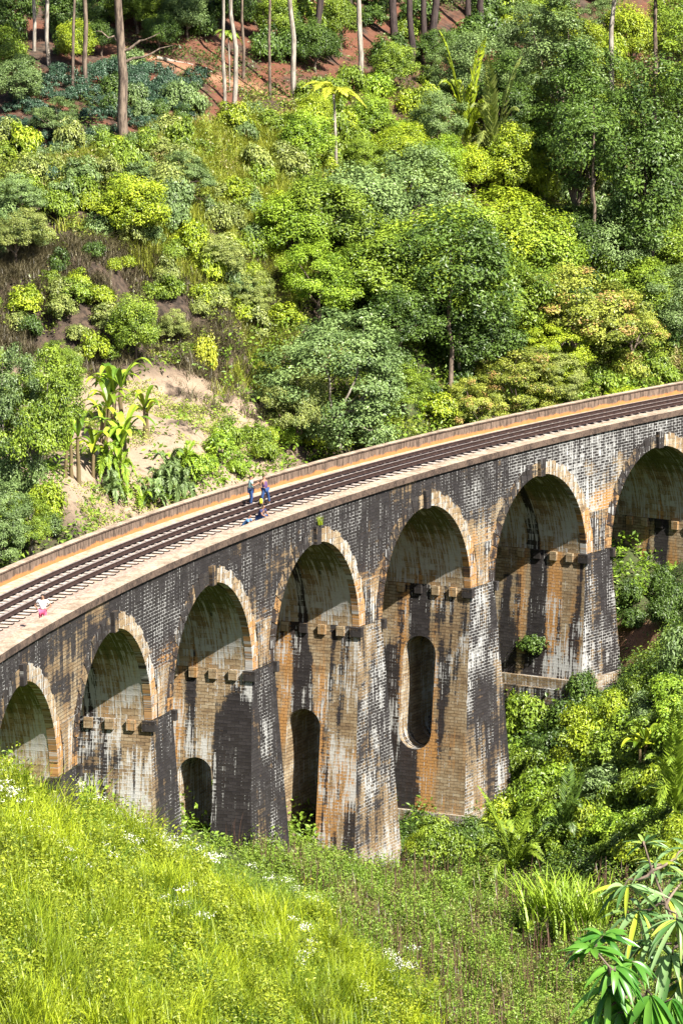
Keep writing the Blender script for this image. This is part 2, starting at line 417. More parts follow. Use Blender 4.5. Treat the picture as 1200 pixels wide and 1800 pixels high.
    if sl:                                  # lining of the slot
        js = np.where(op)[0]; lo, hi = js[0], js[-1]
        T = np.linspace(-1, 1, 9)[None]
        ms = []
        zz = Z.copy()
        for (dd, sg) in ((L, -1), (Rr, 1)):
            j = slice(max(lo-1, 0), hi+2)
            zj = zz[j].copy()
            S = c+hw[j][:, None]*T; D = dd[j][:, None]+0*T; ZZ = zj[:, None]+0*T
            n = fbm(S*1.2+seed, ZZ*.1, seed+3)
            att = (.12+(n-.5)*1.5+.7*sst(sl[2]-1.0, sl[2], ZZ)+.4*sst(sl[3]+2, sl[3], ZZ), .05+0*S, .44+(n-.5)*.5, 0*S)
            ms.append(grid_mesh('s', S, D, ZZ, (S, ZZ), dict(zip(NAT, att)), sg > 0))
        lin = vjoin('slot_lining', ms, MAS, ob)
    # pilaster between the rings
    h = np.linspace(0, 2.3, 10)[:, None]; T = np.linspace(-1, 1, 7)[None]
    hwp = PP/2-np.sqrt((RA+.80)**2-h**2)
    S = c+hwp*T; ZZ = ZS+h+0*T; D = .055+0*S
    n = fbm(S*.8, ZZ*.4, seed+60)
    att = (.45+(n-.5)*1.3, .45+0*S, .40+0*S, 0*S)
    p1 = grid_mesh('s', S, D, ZZ, (S, ZZ), dict(zip(NAT, att)), False)
    cap = block(c-hwp[-1, 0], c+hwp[-1, 0], .055, .12, ZS+2.3-.001, ZS+2.33, .5, .2, .5)
    vjoin('pilaster', [p1, cap], MAS)
    # corbel blocks
    for sgn in (-1, 1):
        for j in range(7):
            d = .02 + j*1.06
            if j == 0: d0, d1 = -.12, .52
            else: d0, d1 = d-.21, d+.21
            if d1 > WW+.1: continue
            s0 = c+sgn*(hwt+.02 if j else hwt-.12); s1 = c+sgn*(hwt+.19)
            if s0 > s1: s0, s1 = s1, s0
            att = (.80, .1, .22, 0) if j == 0 else ((.85, .2, .2, 0) if j == 3 and idx >= 4 else (.22, .5 if (j+idx) % 3 == 0 else .25, .26, 0))
            k = vjoin('corbel', [block(s0, s1, d0, d1, ZS-.52, ZS-.02, *att)], MASB, ob)
    # ledge at the foot
    zl = {5: -19.3, 6: -14.2, 7: -10.4}.get(idx)
    if zl:
        hh = hwt+(ZS-zl)*BU+.3; fd = .10-(ZS-zl)*BD-.35
        vjoin('plinth', [block(c-hh, c+hh, fd, WW-fd, zl-.55, zl, .3, .3, .45, .1, 4), block(c-hh-.25, c+hh+.25, fd-.25, WW-fd+.25, zl-3.5, zl-.552, .6, .3, .4, .2, 4)], MAS, ob)
for i in range(0, 8): pier(i)
for (sa, sb) in ((S_MIN-ext, S_MIN+PP/2-RA), (S_MAX-PP/2+RA, S_MAX+ext)):   # abutment faces closing the end arches
    vjoin('abutment', [block(sa, sb, .14, WW-.14, -14, ZS+.0, .5, .3, .3, 0, 12)], MAS)

# ------------------------------------------------------------------ railway track
trk = empty('railway_track', P3(0, 4.1, -.6)); TI = Matrix.Translation(-Vector(trk.location))
tag(trk, 'single railway track with dark rusty rails on pale sleepers along the top of the viaduct', 'railway track')
def rail(d):
    s = np.linspace(S_MIN-ext, S_MAX+ext, 300); prof = [(-.07, -.50), (-.07, -.485), (-.015, -.46), (-.015, -.40), (-.036, -.385), (-.036, -.352), (.036, -.352), (.036, -.385), (.015, -.40), (.015, -.46), (.07, -.485), (.07, -.50)]
    prof = [(a*1.5, b+(.03 if b > -.39 else 0)) for a, b in prof]
    n = len(prof); S = np.repeat(s[:, None], n, 1); D = d+np.array([p[0] for p in prof])[None]+0*S; Z = np.array([p[1] for p in prof])[None]+0*S
    V = bmap(S, D, Z).reshape(-1, 3); I = np.arange(len(s)*n).reshape(len(s), n); J = np.roll(I, -1, 1)
    F = np.stack([I[:-1], J[:-1], J[1:], I[1:]], -1).reshape(-1, 4)
    me = np_mesh('rail', V, F); me.transform(TI); me.materials.append(M['rail']); me.materials.append(M['railtop'])
    mi = np.zeros(len(F), np.int32).reshape(len(s)-1, n); mi[:, 5] = 1; me.polygons.foreach_set('material_index', mi.ravel())
    return link('rail', me, None, trk)
for d in (3.20, 4.08, 5.0): rail(d)
rs = random.Random(4)
def sleeper_me(s, d0, d1):
    w2 = .135; z0, z1 = -.72, -.575
    A = np.array([(s+sx*(w2-b), d, z) for (z, b) in ((z0, 0), (z1-.02, 0), (z1, .02)) for (sx, d) in ((-1, d0), (1, d0), (1, d1), (-1, d1))])
    V = bmap(A[:, 0], A[:, 1], A[:, 2]); F = [(8, 9, 10, 11)]
    for k in (0, 4):
        for j in range(4): F.append((k+j, k+(j+1) % 4, k+4+(j+1) % 4, k+4+j))
    return np_mesh('sleeper', V, F)
allS = list(np.arange(-4.35*PP, 4.1*PP, .79)); order = sorted(allS, key=lambda s: abs(s+8))
main = set(order[:100]); rest = []
for s in allS:
    s_ = s+rs.uniform(-.05, .05); me = sleeper_me(s_, 2.62+rs.uniform(-.10, .08), 5.5+rs.uniform(-.08, .08)); me.transform(TI)
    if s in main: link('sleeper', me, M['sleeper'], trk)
    else: rest.append(me)
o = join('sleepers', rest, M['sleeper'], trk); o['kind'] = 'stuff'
def strip(d0, d1, z, mat, nm):
    s = np.linspace(S_MIN-ext, S_MAX+ext, 400); D = np.linspace(d0, d1, 10)
    S = s[:, None]+0*D[None]; DD = D[None]+0*S; Z = z+.035*fbm(S*3, DD*3, 7)-.05*np.abs(np.linspace(-1, 1, 10))[None]**3+0*S
    me = grid_mesh(nm, S, DD, Z, (S, DD), {}, True); me.transform(VI); return link(nm, me, mat, via)
M['gravel'] = simple('pink_gravel', (.20, .13, .10), (.46, .34, .27), 6, bstr=.9)
strip(.83, 2.95, -.652, M['gravel'], 'side_gravel')
strip(2.9, 5.7, -.646, M['bed'], 'oily_ballast')
# ------------------------------------------------------------------ terrain
def ang(y): return PITCH+math.atan((y-900)/FPX)
def zray(F, y): return CAM[2]-F*math.tan(ang(y))
# columns of ground profile: u -> [(F, z)...]
COLS = {
 -700: [(0, 30), (20, 30), (60, 18), (120, 6), (165, 0), (195, -1), (215, -1), (240, 0), (262, 2.5), (272, 4), (278, 11), (298, 17), (322, 23), (420, 60), (700, 150)],
 0: [(0, 30), (14, 30.5), (40, 18), (100, 1.5), (140, -2.5), (165, -6.3), (180, -6.0), (196, -5.6), (207, -7.2), (216, -8), (224, -9), (231, -6), (238, -2), (250, 0.2), (262, 1.6), (270, 3.2), (275, 9.2), (298, 15.8), (322, 21.4), (420, 55), (700, 150)],
 120: [(0, 30), (14, 30.5), (40, 18), (100, .5), (150, -6), (172, -8.4), (190, -8.1), (205, -9.3), (213, -10), (228, -12), (236, -9), (243, -1.8), (250, 0.0), (264, 1.8), (272, 3.2), (278, 9.8), (298, 15.8), (322, 21.4), (420, 55), (700, 150)],
 300: [(0, 30), (14, 30.5), (40, 17), (100, -1), (160, -10), (185, -11.8), (205, -11.4), (222, -13.6), (240, -15.5), (249, -9), (256, -2), (262, .2), (268, 1.4), (277, 2.9), (284, 10.2), (303, 16.2), (326, 22), (420, 52), (700, 150)],
 480: [(0, 30), (14, 30.5), (40, 17), (100, -2.5), (165, -12), (196, -14.7), (215, -14.8), (236, -16.6), (250, -18), (259, -11), (266, -2.4), (276, .8), (284, 3.5), (292, 9), (308, 15), (330, 21), (420, 50), (700, 150)],
 700: [(0, 30), (14, 30.5), (40, 17), (100, -4), (170, -16), (208, -18.7), (228, -19.6), (248, -20.4), (262, -20), (270, -17), (278.5, -2), (292, 3), (306, 9), (320, 14.5), (342, 20.8), (430, 50), (700, 150)],
 900: [(0, 30), (14, 30.5), (40, 17), (100, -5), (180, -18), (219, -20.5), (240, -20.6), (258, -20), (272, -18), (283, -10), (290.5, -1.5), (300, 2), (314, 8), (330, 14), (352, 20), (440, 50), (700, 150)],
 1080: [(0, 30), (14, 30.5), (40, 17), (100, -5), (180, -17.5), (217, -20.0), (236, -19.0), (250, -16.6), (262, -15), (274, -14.3), (285, -9), (294, -3), (304, 1.5), (318, 7), (336, 13), (358, 19.5), (440, 48), (700, 150)],
 1200: [(0, 30), (14, 30.5), (40, 17), (100, -4.5), (180, -17), (215, -18.6), (225, -18), (240, -15.6), (255, -12.4), (270, -11), (285, -9), (292, -5), (304, 0), (318, 5), (338, 11), (362, 19.2), (440, 46), (700, 150)],
 1900: [(0, 30), (20, 30), (60, 18), (120, 4), (200, -6), (250, -3), (285, -2.5), (300, 0), (340, 12), (400, 26), (700, 150)],
}
UK = sorted(COLS)
def terr(F, Rr):
    F = np.asarray(F, float); Rr = np.asarray(Rr, float); F, Rr = np.broadcast_arrays(F, Rr)
    u = 600+FPX*Rr/np.maximum(F, 6.0)
    u = np.where(F < 150, 600+FPX*Rr/(150+(F-150)*.3), u)
    Z = np.stack([np.interp(F, [p[0] for p in COLS[k]], [p[1] for p in COLS[k]]) for k in UK], 0)
    u = np.clip(u, UK[0], UK[-1]); j = np.clip(np.searchsorted(UK, u)-1, 0, len(UK)-2)
    ua = np.array(UK, float); t = (u-ua[j])/(ua[j+1]-ua[j]); t = t*t*(3-2*t)*.5+t*.5
    za = np.take_along_axis(Z, j[None], 0)[0]; zb_ = np.take_along_axis(Z, (j+1)[None], 0)[0]
    z = za*(1-t)+zb_*t
    amp = np.clip((F-20)/60, 0, 1)
    z = z+amp*((fbm(F*.16, Rr*.16, 71)-.5)*1.3+(fbm(F*.7, Rr*.7, 72)-.5)*.35)
    bank = sst(266, 274, F)*sst(292, 282, F)
    z = z+bank*(fbm(F*.3, Rr*.6, 75)-.5)*3.2
    return z
def FR2W(F, Rr): return CAM[0]+F*FW[0]+Rr*RT[0], CAM[1]+F*FW[1]+Rr*RT[1]
def W2FR(x, y): dx = x-CAM[0]; dy = y-CAM[1]; return dx*FW[0]+dy*FW[1], dx*RT[0]+dy*RT[1]
def at(u, y, F0=14, F1=420):
    """first ground point on the ray of photo pixel (u,y)"""
    F = np.linspace(F0, F1, 3000); z = zray(F, y); t = terr(F, (u-600)/FPX*(F*math.cos(PITCH)+0)/math.cos(PITCH)*DEPK(F, y))
    h = np.where(t >= z)[0]
    k = h[0] if len(h) else len(F)-1
    Rr = (u-600)/FPX*F[k]*DEPK(F[k], y)
    return F[k], Rr, t[k]
def DEPK(F, y):     # perspective depth / horizontal distance
    return math.cos(PITCH)+math.tan(ang(y))*math.sin(PITCH)
def wp(F, Rr, dz=0.0):
    x, y = FR2W(F, Rr); return Vector((x, y, float(terr(F, Rr))+dz))
def px(P):
    x, y = W2FR(P[0], P[1]); z = P[2]-CAM[2]; dep = x*math.cos(PITCH)-z*math.sin(PITCH); up = x*math.sin(PITCH)+z*math.cos(PITCH)
    return 600+FPX*y/dep, 900-FPX*up/dep
Fs = np.unique(np.concatenate([np.linspace(2, 150, 60), np.linspace(150, 345, 330), np.linspace(345, 700, 60)]))
ts = np.sinh(np.linspace(-4, 4, 241))/np.sinh(4)      # denser in the middle
FG, TG = np.meshgrid(Fs, ts, indexing='ij'); RG = TG*(260)
# use a finer strip across the view
core = np.linspace(-30, 30, 171); side = 30+np.geomspace(1, 330, 26); Rl = np.concatenate([-side[::-1], core, side])
FG, RG = np.meshgrid(Fs, Rl, indexing='ij')
ZG = terr(FG, RG)
X, Y = FR2W(FG, RG)
V = np.stack([X, Y, ZG], -1).reshape(-1, 3)
I = np.arange(FG.size).reshape(FG.shape)
Fc = np.stack([I[:-1, :-1], I[1:, :-1], I[1:, 1:], I[:-1, 1:]], -1).reshape(-1, 4)
dep = FG*math.cos(PITCH)-(ZG-CAM[2])*math.sin(PITCH); UU = 600+FPX*RG/dep; YY = 900-FPX*(FG*math.sin(PITCH)+(ZG-CAM[2])*math.cos(PITCH))/dep
red = np.maximum(sst(286, 300, FG), np.exp(-(((UU-1120)/50)**2+((YY-1130)/45)**2)**2)*(FG < 300)); tan = sst(243, 250, FG)*sst(282, 276, FG)*sst(560, 470, UU)*sst(630, 680, YY)
gm = np.clip(sst(247, 238, FG)+sst(560, 700, UU)*sst(330, 300, FG), 0, 1)*.9*(1-np.exp(-(((UU-1120)/50)**2+((YY-1130)/45)**2)**2))
path = np.exp(-((YY-np.interp(UU, [200, 240, 330, 420, 520], [78, 92, 122, 148, 172]))/9.0)**2)*(UU > 200)*(UU < 530)*(FG > 280)
path = np.maximum(path, .8*np.exp(-(((UU-1115)/45)**2+((YY-1130)/40)**2)**2)*(FG < 300))
me = np_mesh('ground', V, Fc, {'red': red.ravel(), 'tan': tan.ravel(), 'green': gm.ravel(), 'path': path.ravel()}, smooth=True)
m, nt, out = newmat('hillside_soil'); g = NG(nt)
co_ = g.n('ShaderNodeNewGeometry').outputs['Position']
n1 = g.noise(co_, .35, 6, .65); n2 = g.noise(co_, 2.2, 6, .7); n3 = g.noise(co_, 8, 4, .7)
soil = g.mix(g.ss(n2, .35, .65), (.02, .015, .011), (.085, .058, .04))
soil = g.mix(g.math('MULTIPLY', g.attr('red'), g.ss(n1, .35, .6)), soil, g.mix(n2, (.06, .022, .013), (.20, .078, .042)))
soil = g.mix(g.math('MULTIPLY', g.attr('tan'), g.ss(g.math('ADD', n1, g.math('MULTIPLY', n2, .3)), .45, .65)), soil, g.mix(n2, (.17, .12, .08), (.37, .28, .20)))
soil = g.mix(g.math('MULTIPLY', g.attr('green'), g.ss(n3, .3, .6)), soil, g.mix(n3, (.02, .035, .01), (.07, .11, .02)))
soil = g.mix(g.attr('path'), soil, g.mix(n2, (.16, .075, .04), (.40, .21, .12)))
g.bsdf(out, soil, .95, g.math('ADD', n2, g.math('MULTIPLY', n3, .4)), .8, .15)
gr = link('ground', me, m); tag(gr, kind='structure')
# ------------------------------------------------------------------ foliage
def leafmat(name, c1, c2, trans=.15, rough=.42, jit=.25, c3=None):
    m, nt, out = newmat(name); g = NG(nt)
    t = g.attr('tint'); oi = g.n('ShaderNodeObjectInfo')
    col = g.mix(t, c1, c2)
    if c3: col = g.mix(g.ss(g.attr('tint2'), .72, .9), col, c3)
    hsv = g.n('ShaderNodeHueSaturation', inp={'Color': col, 'Value': g.math('ADD', g.math('MULTIPLY', oi.outputs['Random'], jit), 1-jit/2)})
    hsv.inputs['Saturation'].default_value = 1.0
    p = nt.nodes.new('ShaderNodeBsdfPrincipled'); nt.links.new(hsv.outputs[0], p.inputs['Base Color']); p.inputs['Roughness'].default_value = rough
    p.inputs['Specular IOR Level'].default_value = .35
    tr = nt.nodes.new('ShaderNodeBsdfTranslucent'); nt.links.new(g.mix(1.0, hsv.outputs[0], (1.0, 1.0, .55), 'MULTIPLY'), tr.inputs[0])
    mx = nt.nodes.new('ShaderNodeMixShader'); mx.inputs[0].default_value = trans
    nt.links.new(p.outputs[0], mx.inputs[1]); nt.links.new(tr.outputs[0], mx.inputs[2]); nt.links.new(mx.outputs[0], out.inputs[0])
    return m
L = {
 'lime': leafmat('leaf_lime', (.08, .14, .006), (.42, .50, .03)),
 'mid': leafmat('leaf_mid_green', (.035, .08, .006), (.29, .39, .035)),
 'dark': leafmat('leaf_dark_green', (.014, .038, .008), (.13, .21, .03)),
 'grey': leafmat('leaf_grey_green', (.035, .07, .015), (.25, .35, .11)),
 'olive': leafmat('leaf_olive', (.08, .12, .02), (.36, .40, .10)),
 'gold': leafmat('leaf_golden', (.09, .13, .015), (.40, .43, .06), c3=(.45, .27, .10)),
 'yellow': leafmat('leaf_yellow', (.30, .36, .02), (.55, .55, .06)),
 'straw': leafmat('leaf_straw', (.16, .12, .06), (.40, .33, .18)),
 'tea': leafmat('leaf_tea', (.008, .030, .014), (.08, .15, .08)),
 'bright': leafmat('leaf_fresh', (.06, .13, .008), (.33, .46, .035)),
}
def barkmat(name, c1, c2):
    m, nt, out = newmat(name); g = NG(nt); co = g.n('ShaderNodeTexCoord').outputs['Object']
    n = g.noise(g.scaled(co, (6, 6, 1.2)), 1.0, 5, .7)
    g.bsdf(out, g.mix(g.ss(n, .35, .65), c1, c2), .9, n, .6, .03); return m
B = {'pale': barkmat('pale_bark', (.14, .115, .09), (.36, .32, .27)), 'brown': barkmat('brown_bark', (.05, .035, .028), (.20, .15, .11)),
     'dark': barkmat('dark_bark', (.02, .014, .014), (.07, .05, .045))}
def unit(a): return a/np.maximum(np.linalg.norm(a, axis=-1, keepdims=True), 1e-9)
def leaf_quads(P, N, T, Lg, Wd, fold=.18):
    """diamond leaves: P base points, N normals, T directions"""
    n = len(P); T = unit(T-N*np.sum(T*N, -1, keepdims=True)); Bn = np.cross(N, T)
    Lg = np.broadcast_to(Lg, (n,))[:, None]; Wd = np.broadcast_to(Wd, (n,))[:, None]
    v = np.stack([P-T*Lg*.5, P+Bn*Wd*.5+N*Wd*fold, P+T*Lg*.5, P-Bn*Wd*.5+N*Wd*fold], 1)
    return v.reshape(-1, 3), np.arange(n*4).reshape(n, 4)
def crown_np(rng, R, nclump, nleaf, cr, leaf, aspect=.5, lob=.35, zmin=-.35, up=.7, droop=.2, fill=.12, flat=.6):
    R = np.array(R, float)
    k = int(nclump*2.2); d = unit(rng.normal(size=(k, 3))); d = d[d[:, 2] > zmin][:nclump]; k = len(d)
    lobes = unit(rng.normal(size=(7, 3))); lm = np.max(np.clip(d@lobes.T, 0, 1)**3, 1)
    rad = (1-lob)+lob*lm; rad = rad*np.where(rng.random(k) < fill, rng.uniform(.4, .8, k), rng.uniform(.86, 1.03, k))
    Cn = d*rad[:, None]*R
    cs = cr*rng.uniform(.7, 1.3, k)
    idx = np.repeat(np.arange(k), nleaf); m = len(idx)
    q = unit(rng.normal(size=(m, 3)))*(rng.random((m, 1))**.45); q[:, 2] *= flat
    P = Cn[idx]+q*cs[idx, None]
    N = unit(.6*unit(q)+.45*d[idx]+np.array([0, 0, up])+.42*rng.normal(size=(m, 3)))
    T = unit(rng.normal(size=(m, 3))+.8*unit(q)-np.array([0, 0, droop]))
    Lg = leaf*rng.uniform(.65, 1.3, m)
    V, F = leaf_quads(P, N, T, Lg, Lg*aspect)
    ct = rng.random(k)
    tint = np.clip(.55*ct[idx]+.45*rng.random(m)+.0*q[:, 2], 0, 1)
    return V, F, np.repeat(tint, 4), np.repeat(np.clip(rng.random(k)[idx]*.7+.3*rng.random(m), 0, 1), 4), Cn
def tube_np(path, radii, sides=7):
    path = np.array(path, float); n = len(path); V = []; 
    t = np.gradient(path, axis=0); t = unit(t)
    a = np.where(np.abs(t[:, 2:3]) > .9, np.array([[1., 0, 0]]), np.array([[0, 0, 1.]]))
    u = unit(np.cross(t, a)); v = np.cross(t, u); an = np.linspace(0, 2*PI, sides, endpoint=False)
    V = path[:, None]+(u[:, None]*np.cos(an)[None, :, None]+v[:, None]*np.sin(an)[None, :, None])*np.array(radii)[:, None, None]
    I = np.arange(n*sides).reshape(n, sides); J = np.roll(I, -1, 1)
    return V.reshape(-1, 3), np.stack([I[:-1], J[:-1], J[1:], I[1:]], -1).reshape(-1, 4)
def cat(parts):
    Vs = []; Fs_ = []; o_ = 0
    for V, F in parts: Vs.append(V); Fs_.append(F+o_); o_ += len(V)
    return np.concatenate(Vs), np.concatenate(Fs_)
def wiggle(rng, a, b, n, w):
    a = np.array(a, float); b = np.array(b, float); t = np.linspace(0, 1, n)[:, None]
    p = a*(1-t)+b*t; p[1:-1] += rng.normal(size=(n-2, 3))*w; return p
PLIB = {}
def tree_proto(key, seed, R, trunk_h, tr, nclump, nleaf, cr, leaf, limbs=7, **kw):
    """unit: metres; origin at foot. returns (crown mesh, trunk mesh, overall w, h)"""
    rng = np.random.default_rng(seed)
    V, F, t1, t2, Cn = crown_np(rng, R, nclump, nleaf, cr, leaf, **kw)
    cz = trunk_h+R[2]*.75; V = V+np.array([0, 0, cz])
    cm = np_mesh('crown', V, F, {'tint': t1, 'tint2': t2})
    parts = []
    top = np.array([rng.normal()*.1, rng.normal()*.1, trunk_h+R[2]*.4]); path = wiggle(rng, (0, 0, -.6), top, 7, tr*.35)
    parts.append(tube_np(path, np.linspace(tr, tr*.6, 7), 8))
    for c in Cn[rng.choice(len(Cn), min(limbs, len(Cn)), replace=False)]:
        s0 = path[rng.integers(3, 7)]; e = c*.93+np.array([0, 0, cz]); p = wiggle(rng, s0, e, 5, .12*R[0]*.3)
        parts.append(tube_np(p, np.linspace(tr*.45, tr*.1, 5), 5))
    V, F = cat(parts); tm = np_mesh('trunk', V, F, smooth=True)
    PLIB[key] = (cm, tm, 2*(R[0]+cr*.6), cz+R[2]+cr*.4)
tree_proto('round_a', 1, (3.0, 3.0, 3.0), 1.5, .20, 105, 190, .72, .19, 9, zmin=-.8, lob=.45, flat=.8)
tree_proto('round_b', 2, (3.0, 3.0, 2.7), 1.6, .18, 95, 200, .78, .20, 9, lob=.55, zmin=-.7, flat=.8)
tree_proto('dense_c', 3, (3.2, 3.2, 3.0), 1.6, .20, 100, 190, .66, .16, 9, lob=.42, zmin=-.7, flat=.8)
tree_proto('tall_d', 4, (2.0, 2.0, 4.6), 2.5, .18, 85, 180, .62, .17, 10, zmin=-.8, lob=.5, flat=.8)
tree_proto('tall_e', 5, (2.3, 2.3, 5.2), 3.0, .2, 85, 180, .70, .20, 10, zmin=-.8, lob=.55, flat=.8)
tree_proto('fine_f', 6, (3.0, 3.0, 3.0), .2, .14, 170, 190, .50, .13, 12, lob=.35, zmin=-.9)
tree_proto('fine_g', 7, (3.0, 3.0, 2.5), 1.1, .16, 115, 190, .52, .14, 12, lob=.5, zmin=-.45)
def bush_proto(key, seed, R, nclump, nleaf, cr, leaf, **kw):
    rng = np.random.default_rng(seed); kw.setdefault('zmin', -.15)
    V, F, t1, t2, Cn = crown_np(rng, R, nclump, nleaf, cr, leaf, **kw); V = V+np.array([0, 0, R[2]*.35])
    cm = np_mesh('foliage', V, F, {'tint': t1, 'tint2': t2})
    parts = []
    for c in Cn[rng.choice(len(Cn), min(7, len(Cn)), replace=False)]:
        p = wiggle(rng, (rng.normal()*.06, rng.normal()*.06, -.3), c*.85+np.array([0, 0, R[2]*.35]), 5, .05); parts.append(tube_np(p, np.linspace(.035, .012, 5), 4))
    V, F = cat(parts); PLIB[key] = (cm, np_mesh('stem', V, F), 2*(R[0]+cr*.6), R[2]*1.35+cr*.5)
bush_proto('bush_a', 11, (1.1, 1.1, .9), 32, 110, .42, .155)
bush_proto('bush_b', 12, (1.2, 1.2, .8), 28, 110, .46, .17, lob=.5)
bush_proto('bush_c', 13, (1.0, 1.0, 1.2), 34, 115, .40, .145, lob=.5)
bush_proto('bush_d', 14, (1.3, 1.3, 1.0), 38, 60, .40, .22, aspect=.42, droop=.6)
bush_proto('tea', 15, (.8, .8, .45), 40, 40, .22, .11, lob=.15)

def blade_np(rng, base, n, h, spread, wd, lean=.35, segs=3):
    """n curved blades from each base point: returns verts (.,3) faces quads, tint"""
    m = len(base)*n; b = np.repeat(base, n, 0)+np.concatenate([rng.normal(size=(m, 2))*spread, np.zeros((m, 1))], 1)
    a = rng.random(m)*2*PI; dr = np.stack([np.cos(a), np.sin(a), np.zeros(m)], -1); side = np.stack([-np.sin(a), np.cos(a), np.zeros(m)], -1)
    hh = h*rng.uniform(.5, 1.15, m)*(np.repeat(rng.uniform(.7, 1.2, len(base)), n)); ln = lean*rng.uniform(.3, 1.6, m)*hh
    V = []
    for k in range(segs+1):
        t = k/segs; c = b+dr*(ln*t*t)[:, None]+np.array([0, 0, 1.])*(hh*(t-.18*t*t*t))[:, None]
        w_ = wd*(1-t*.92)*.5; V += [c-side*w_, c+side*w_]
    V = np.stack(V, 1); nv = 2*(segs+1); F = []
    for k in range(segs): F.append(np.stack([np.arange(m)*nv+2*k, np.arange(m)*nv+2*k+1, np.arange(m)*nv+2*k+3, np.arange(m)*nv+2*k+2], -1))
    return V.reshape(-1, 3), np.concatenate(F), np.repeat(np.clip(rng.random(m)*.6+np.repeat(rng.random(len(base)), n)*.4, 0, 1), nv)
def frond_np(rng, base, azi, length, rise, sag, nl=16, leafl=.5, lw=.10, vee=.5):
    t = np.linspace(0, 1, nl+1); dr = np.array([math.cos(azi), math.sin(azi), 0]); sd_ = np.array([-dr[1], dr[0], 0])
    P = np.array(base)+dr*(length*t*.9)[:, None]+np.array([0, 0, 1.])*((rise*t-sag*t*t)*length)[:, None]
    V, F = tube_np(P, np.linspace(.025, .006, nl+1), 4)
    Pq = []; Nq = []; Tq = []; Lq = []
    for i in range(2, nl+1):
        tan_ = unit(P[i]-P[i-1])
        for s in (-1, 1):
            for h in (0, .5):
                dd = unit(sd_*s+tan_*.75+np.array([0, 0, vee*(.5-t[i])-.15])); ll = leafl*math.sin(PI*min(1, .12+t[i]*.9))*rng.uniform(.8, 1.1)+.08
                p0 = P[i]*(1-h)+P[i-1]*h
                Pq.append(p0+dd*ll*.5); Tq.append(dd); Nq.append(unit(np.cross(dd, tan_*s)+rng.normal(size=3)*.1)); Lq.append(ll)
    V2, F2 = leaf_quads(np.array(Pq), np.array(Nq), np.array(Tq), np.array(Lq), lw)
    return cat([(V, F), (V2, F2)])
def palm_proto(key, seed, trunk_h, tr, nf, fl, rise=.75, sag=.95, leafl=.55):
    rng = np.random.default_rng(seed); fr = []
    top = np.array([rng.normal()*.15, rng.normal()*.15, trunk_h])
    for i in range(nf):
        fr.append(frond_np(rng, top, i*2.4+rng.normal()*.2, fl*rng.uniform(.8, 1.1), rise*rng.uniform(.5, 1.6), sag*rng.uniform(.8, 1.2), leafl=leafl))
    V, F = cat(fr); cm = np_mesh('fronds', V, F, {'tint': rng.random(len(V)), 'tint2': np.zeros(len(V))})
    V, F = tube_np(wiggle(rng, (0, 0, -.5), top, 7, .04), np.linspace(tr*1.2, tr*.8, 7), 8)
    PLIB[key] = (cm, np_mesh('trunk', V, F, smooth=True), fl*2, trunk_h+fl*.4)
palm_proto('palm_a', 21, 4.6, .09, 11, 1.9)
palm_proto('palm_b', 22, .5, .12, 15, 2.2, 1.2, .9, .6)
palm_proto('fern', 23, .25, .08, 9, 1.3, 1.0, 1.0, .4)
def banana_proto(key, seed, nst=3):
    rng = np.random.default_rng(seed); lv = []; st = []
    for s in range(nst):
        b = np.array([rng.normal()*.5, rng.normal()*.5, 0]) if s else np.zeros(3); hh = rng.uniform(1.3, 2.2); top = b+np.array([rng.normal()*.1, rng.normal()*.1, hh])
        st.append(tube_np(wiggle(rng, b-np.array([0, 0, .4]), top, 5, .03), np.linspace(.15, .09, 5), 8))
        for i in range(7):
            az = i*2.4+rng.normal()*.3; L_ = rng.uniform(1.5, 2.3); rise = rng.uniform(.7, 2.6); n = 9; t = np.linspace(0, 1, n)
            dr = np.array([math.cos(az), math.sin(az), 0]); sdv = np.array([-dr[1], dr[0], 0])
            c = top+dr*(L_*t*.8)[:, None]+np.array([0, 0, 1.])*((rise*t-(.5+rise*.55)*t*t)*L_*.8)[:, None]
            w_ = .19*np.sin(PI*np.clip(.05+t*.95, 0, 1))**.5; dz = np.array([0, 0, 1.])*(.35*w_)[:, None]
            V = np.stack([c-sdv*w_[:, None]+dz, c, c+sdv*w_[:, None]+dz], 1).reshape(-1, 3); I = np.arange(n*3).reshape(n, 3)
            F = np.concatenate([np.stack([I[:-1, k], I[1:, k], I[1:, k+1], I[:-1, k+1]], -1) for k in (0, 1)]); lv.append((V, F))
    V, F = cat(lv); tint = np.repeat(rng.random(len(lv)), 27)
    V2, F2 = cat(st)
    PLIB[key] = (np_mesh('leaves', V, F, {'tint': tint, 'tint2': np.zeros(len(V))}), np_mesh('stem', V2, F2, smooth=True), 3.2, 3.2)
banana_proto('banana_a', 31, 3); banana_proto('banana_b', 32, 2)
def reed_proto(key, seed, n, h, spread, wd, lean):
    rng = np.random.default_rng(seed); V, F, t = blade_np(rng, np.zeros((1, 3)), n, h, spread, wd, lean, 5)
    PLIB[key] = (np_mesh('blades', V, F, {'tint': t, 'tint2': np.zeros(len(t))}), None, spread*4+h*lean, h)
reed_proto('reed', 41, 260, 2.6, .45, .11, .5); reed_proto('tuft', 42, 200, 1.5, .24, .035, .5)

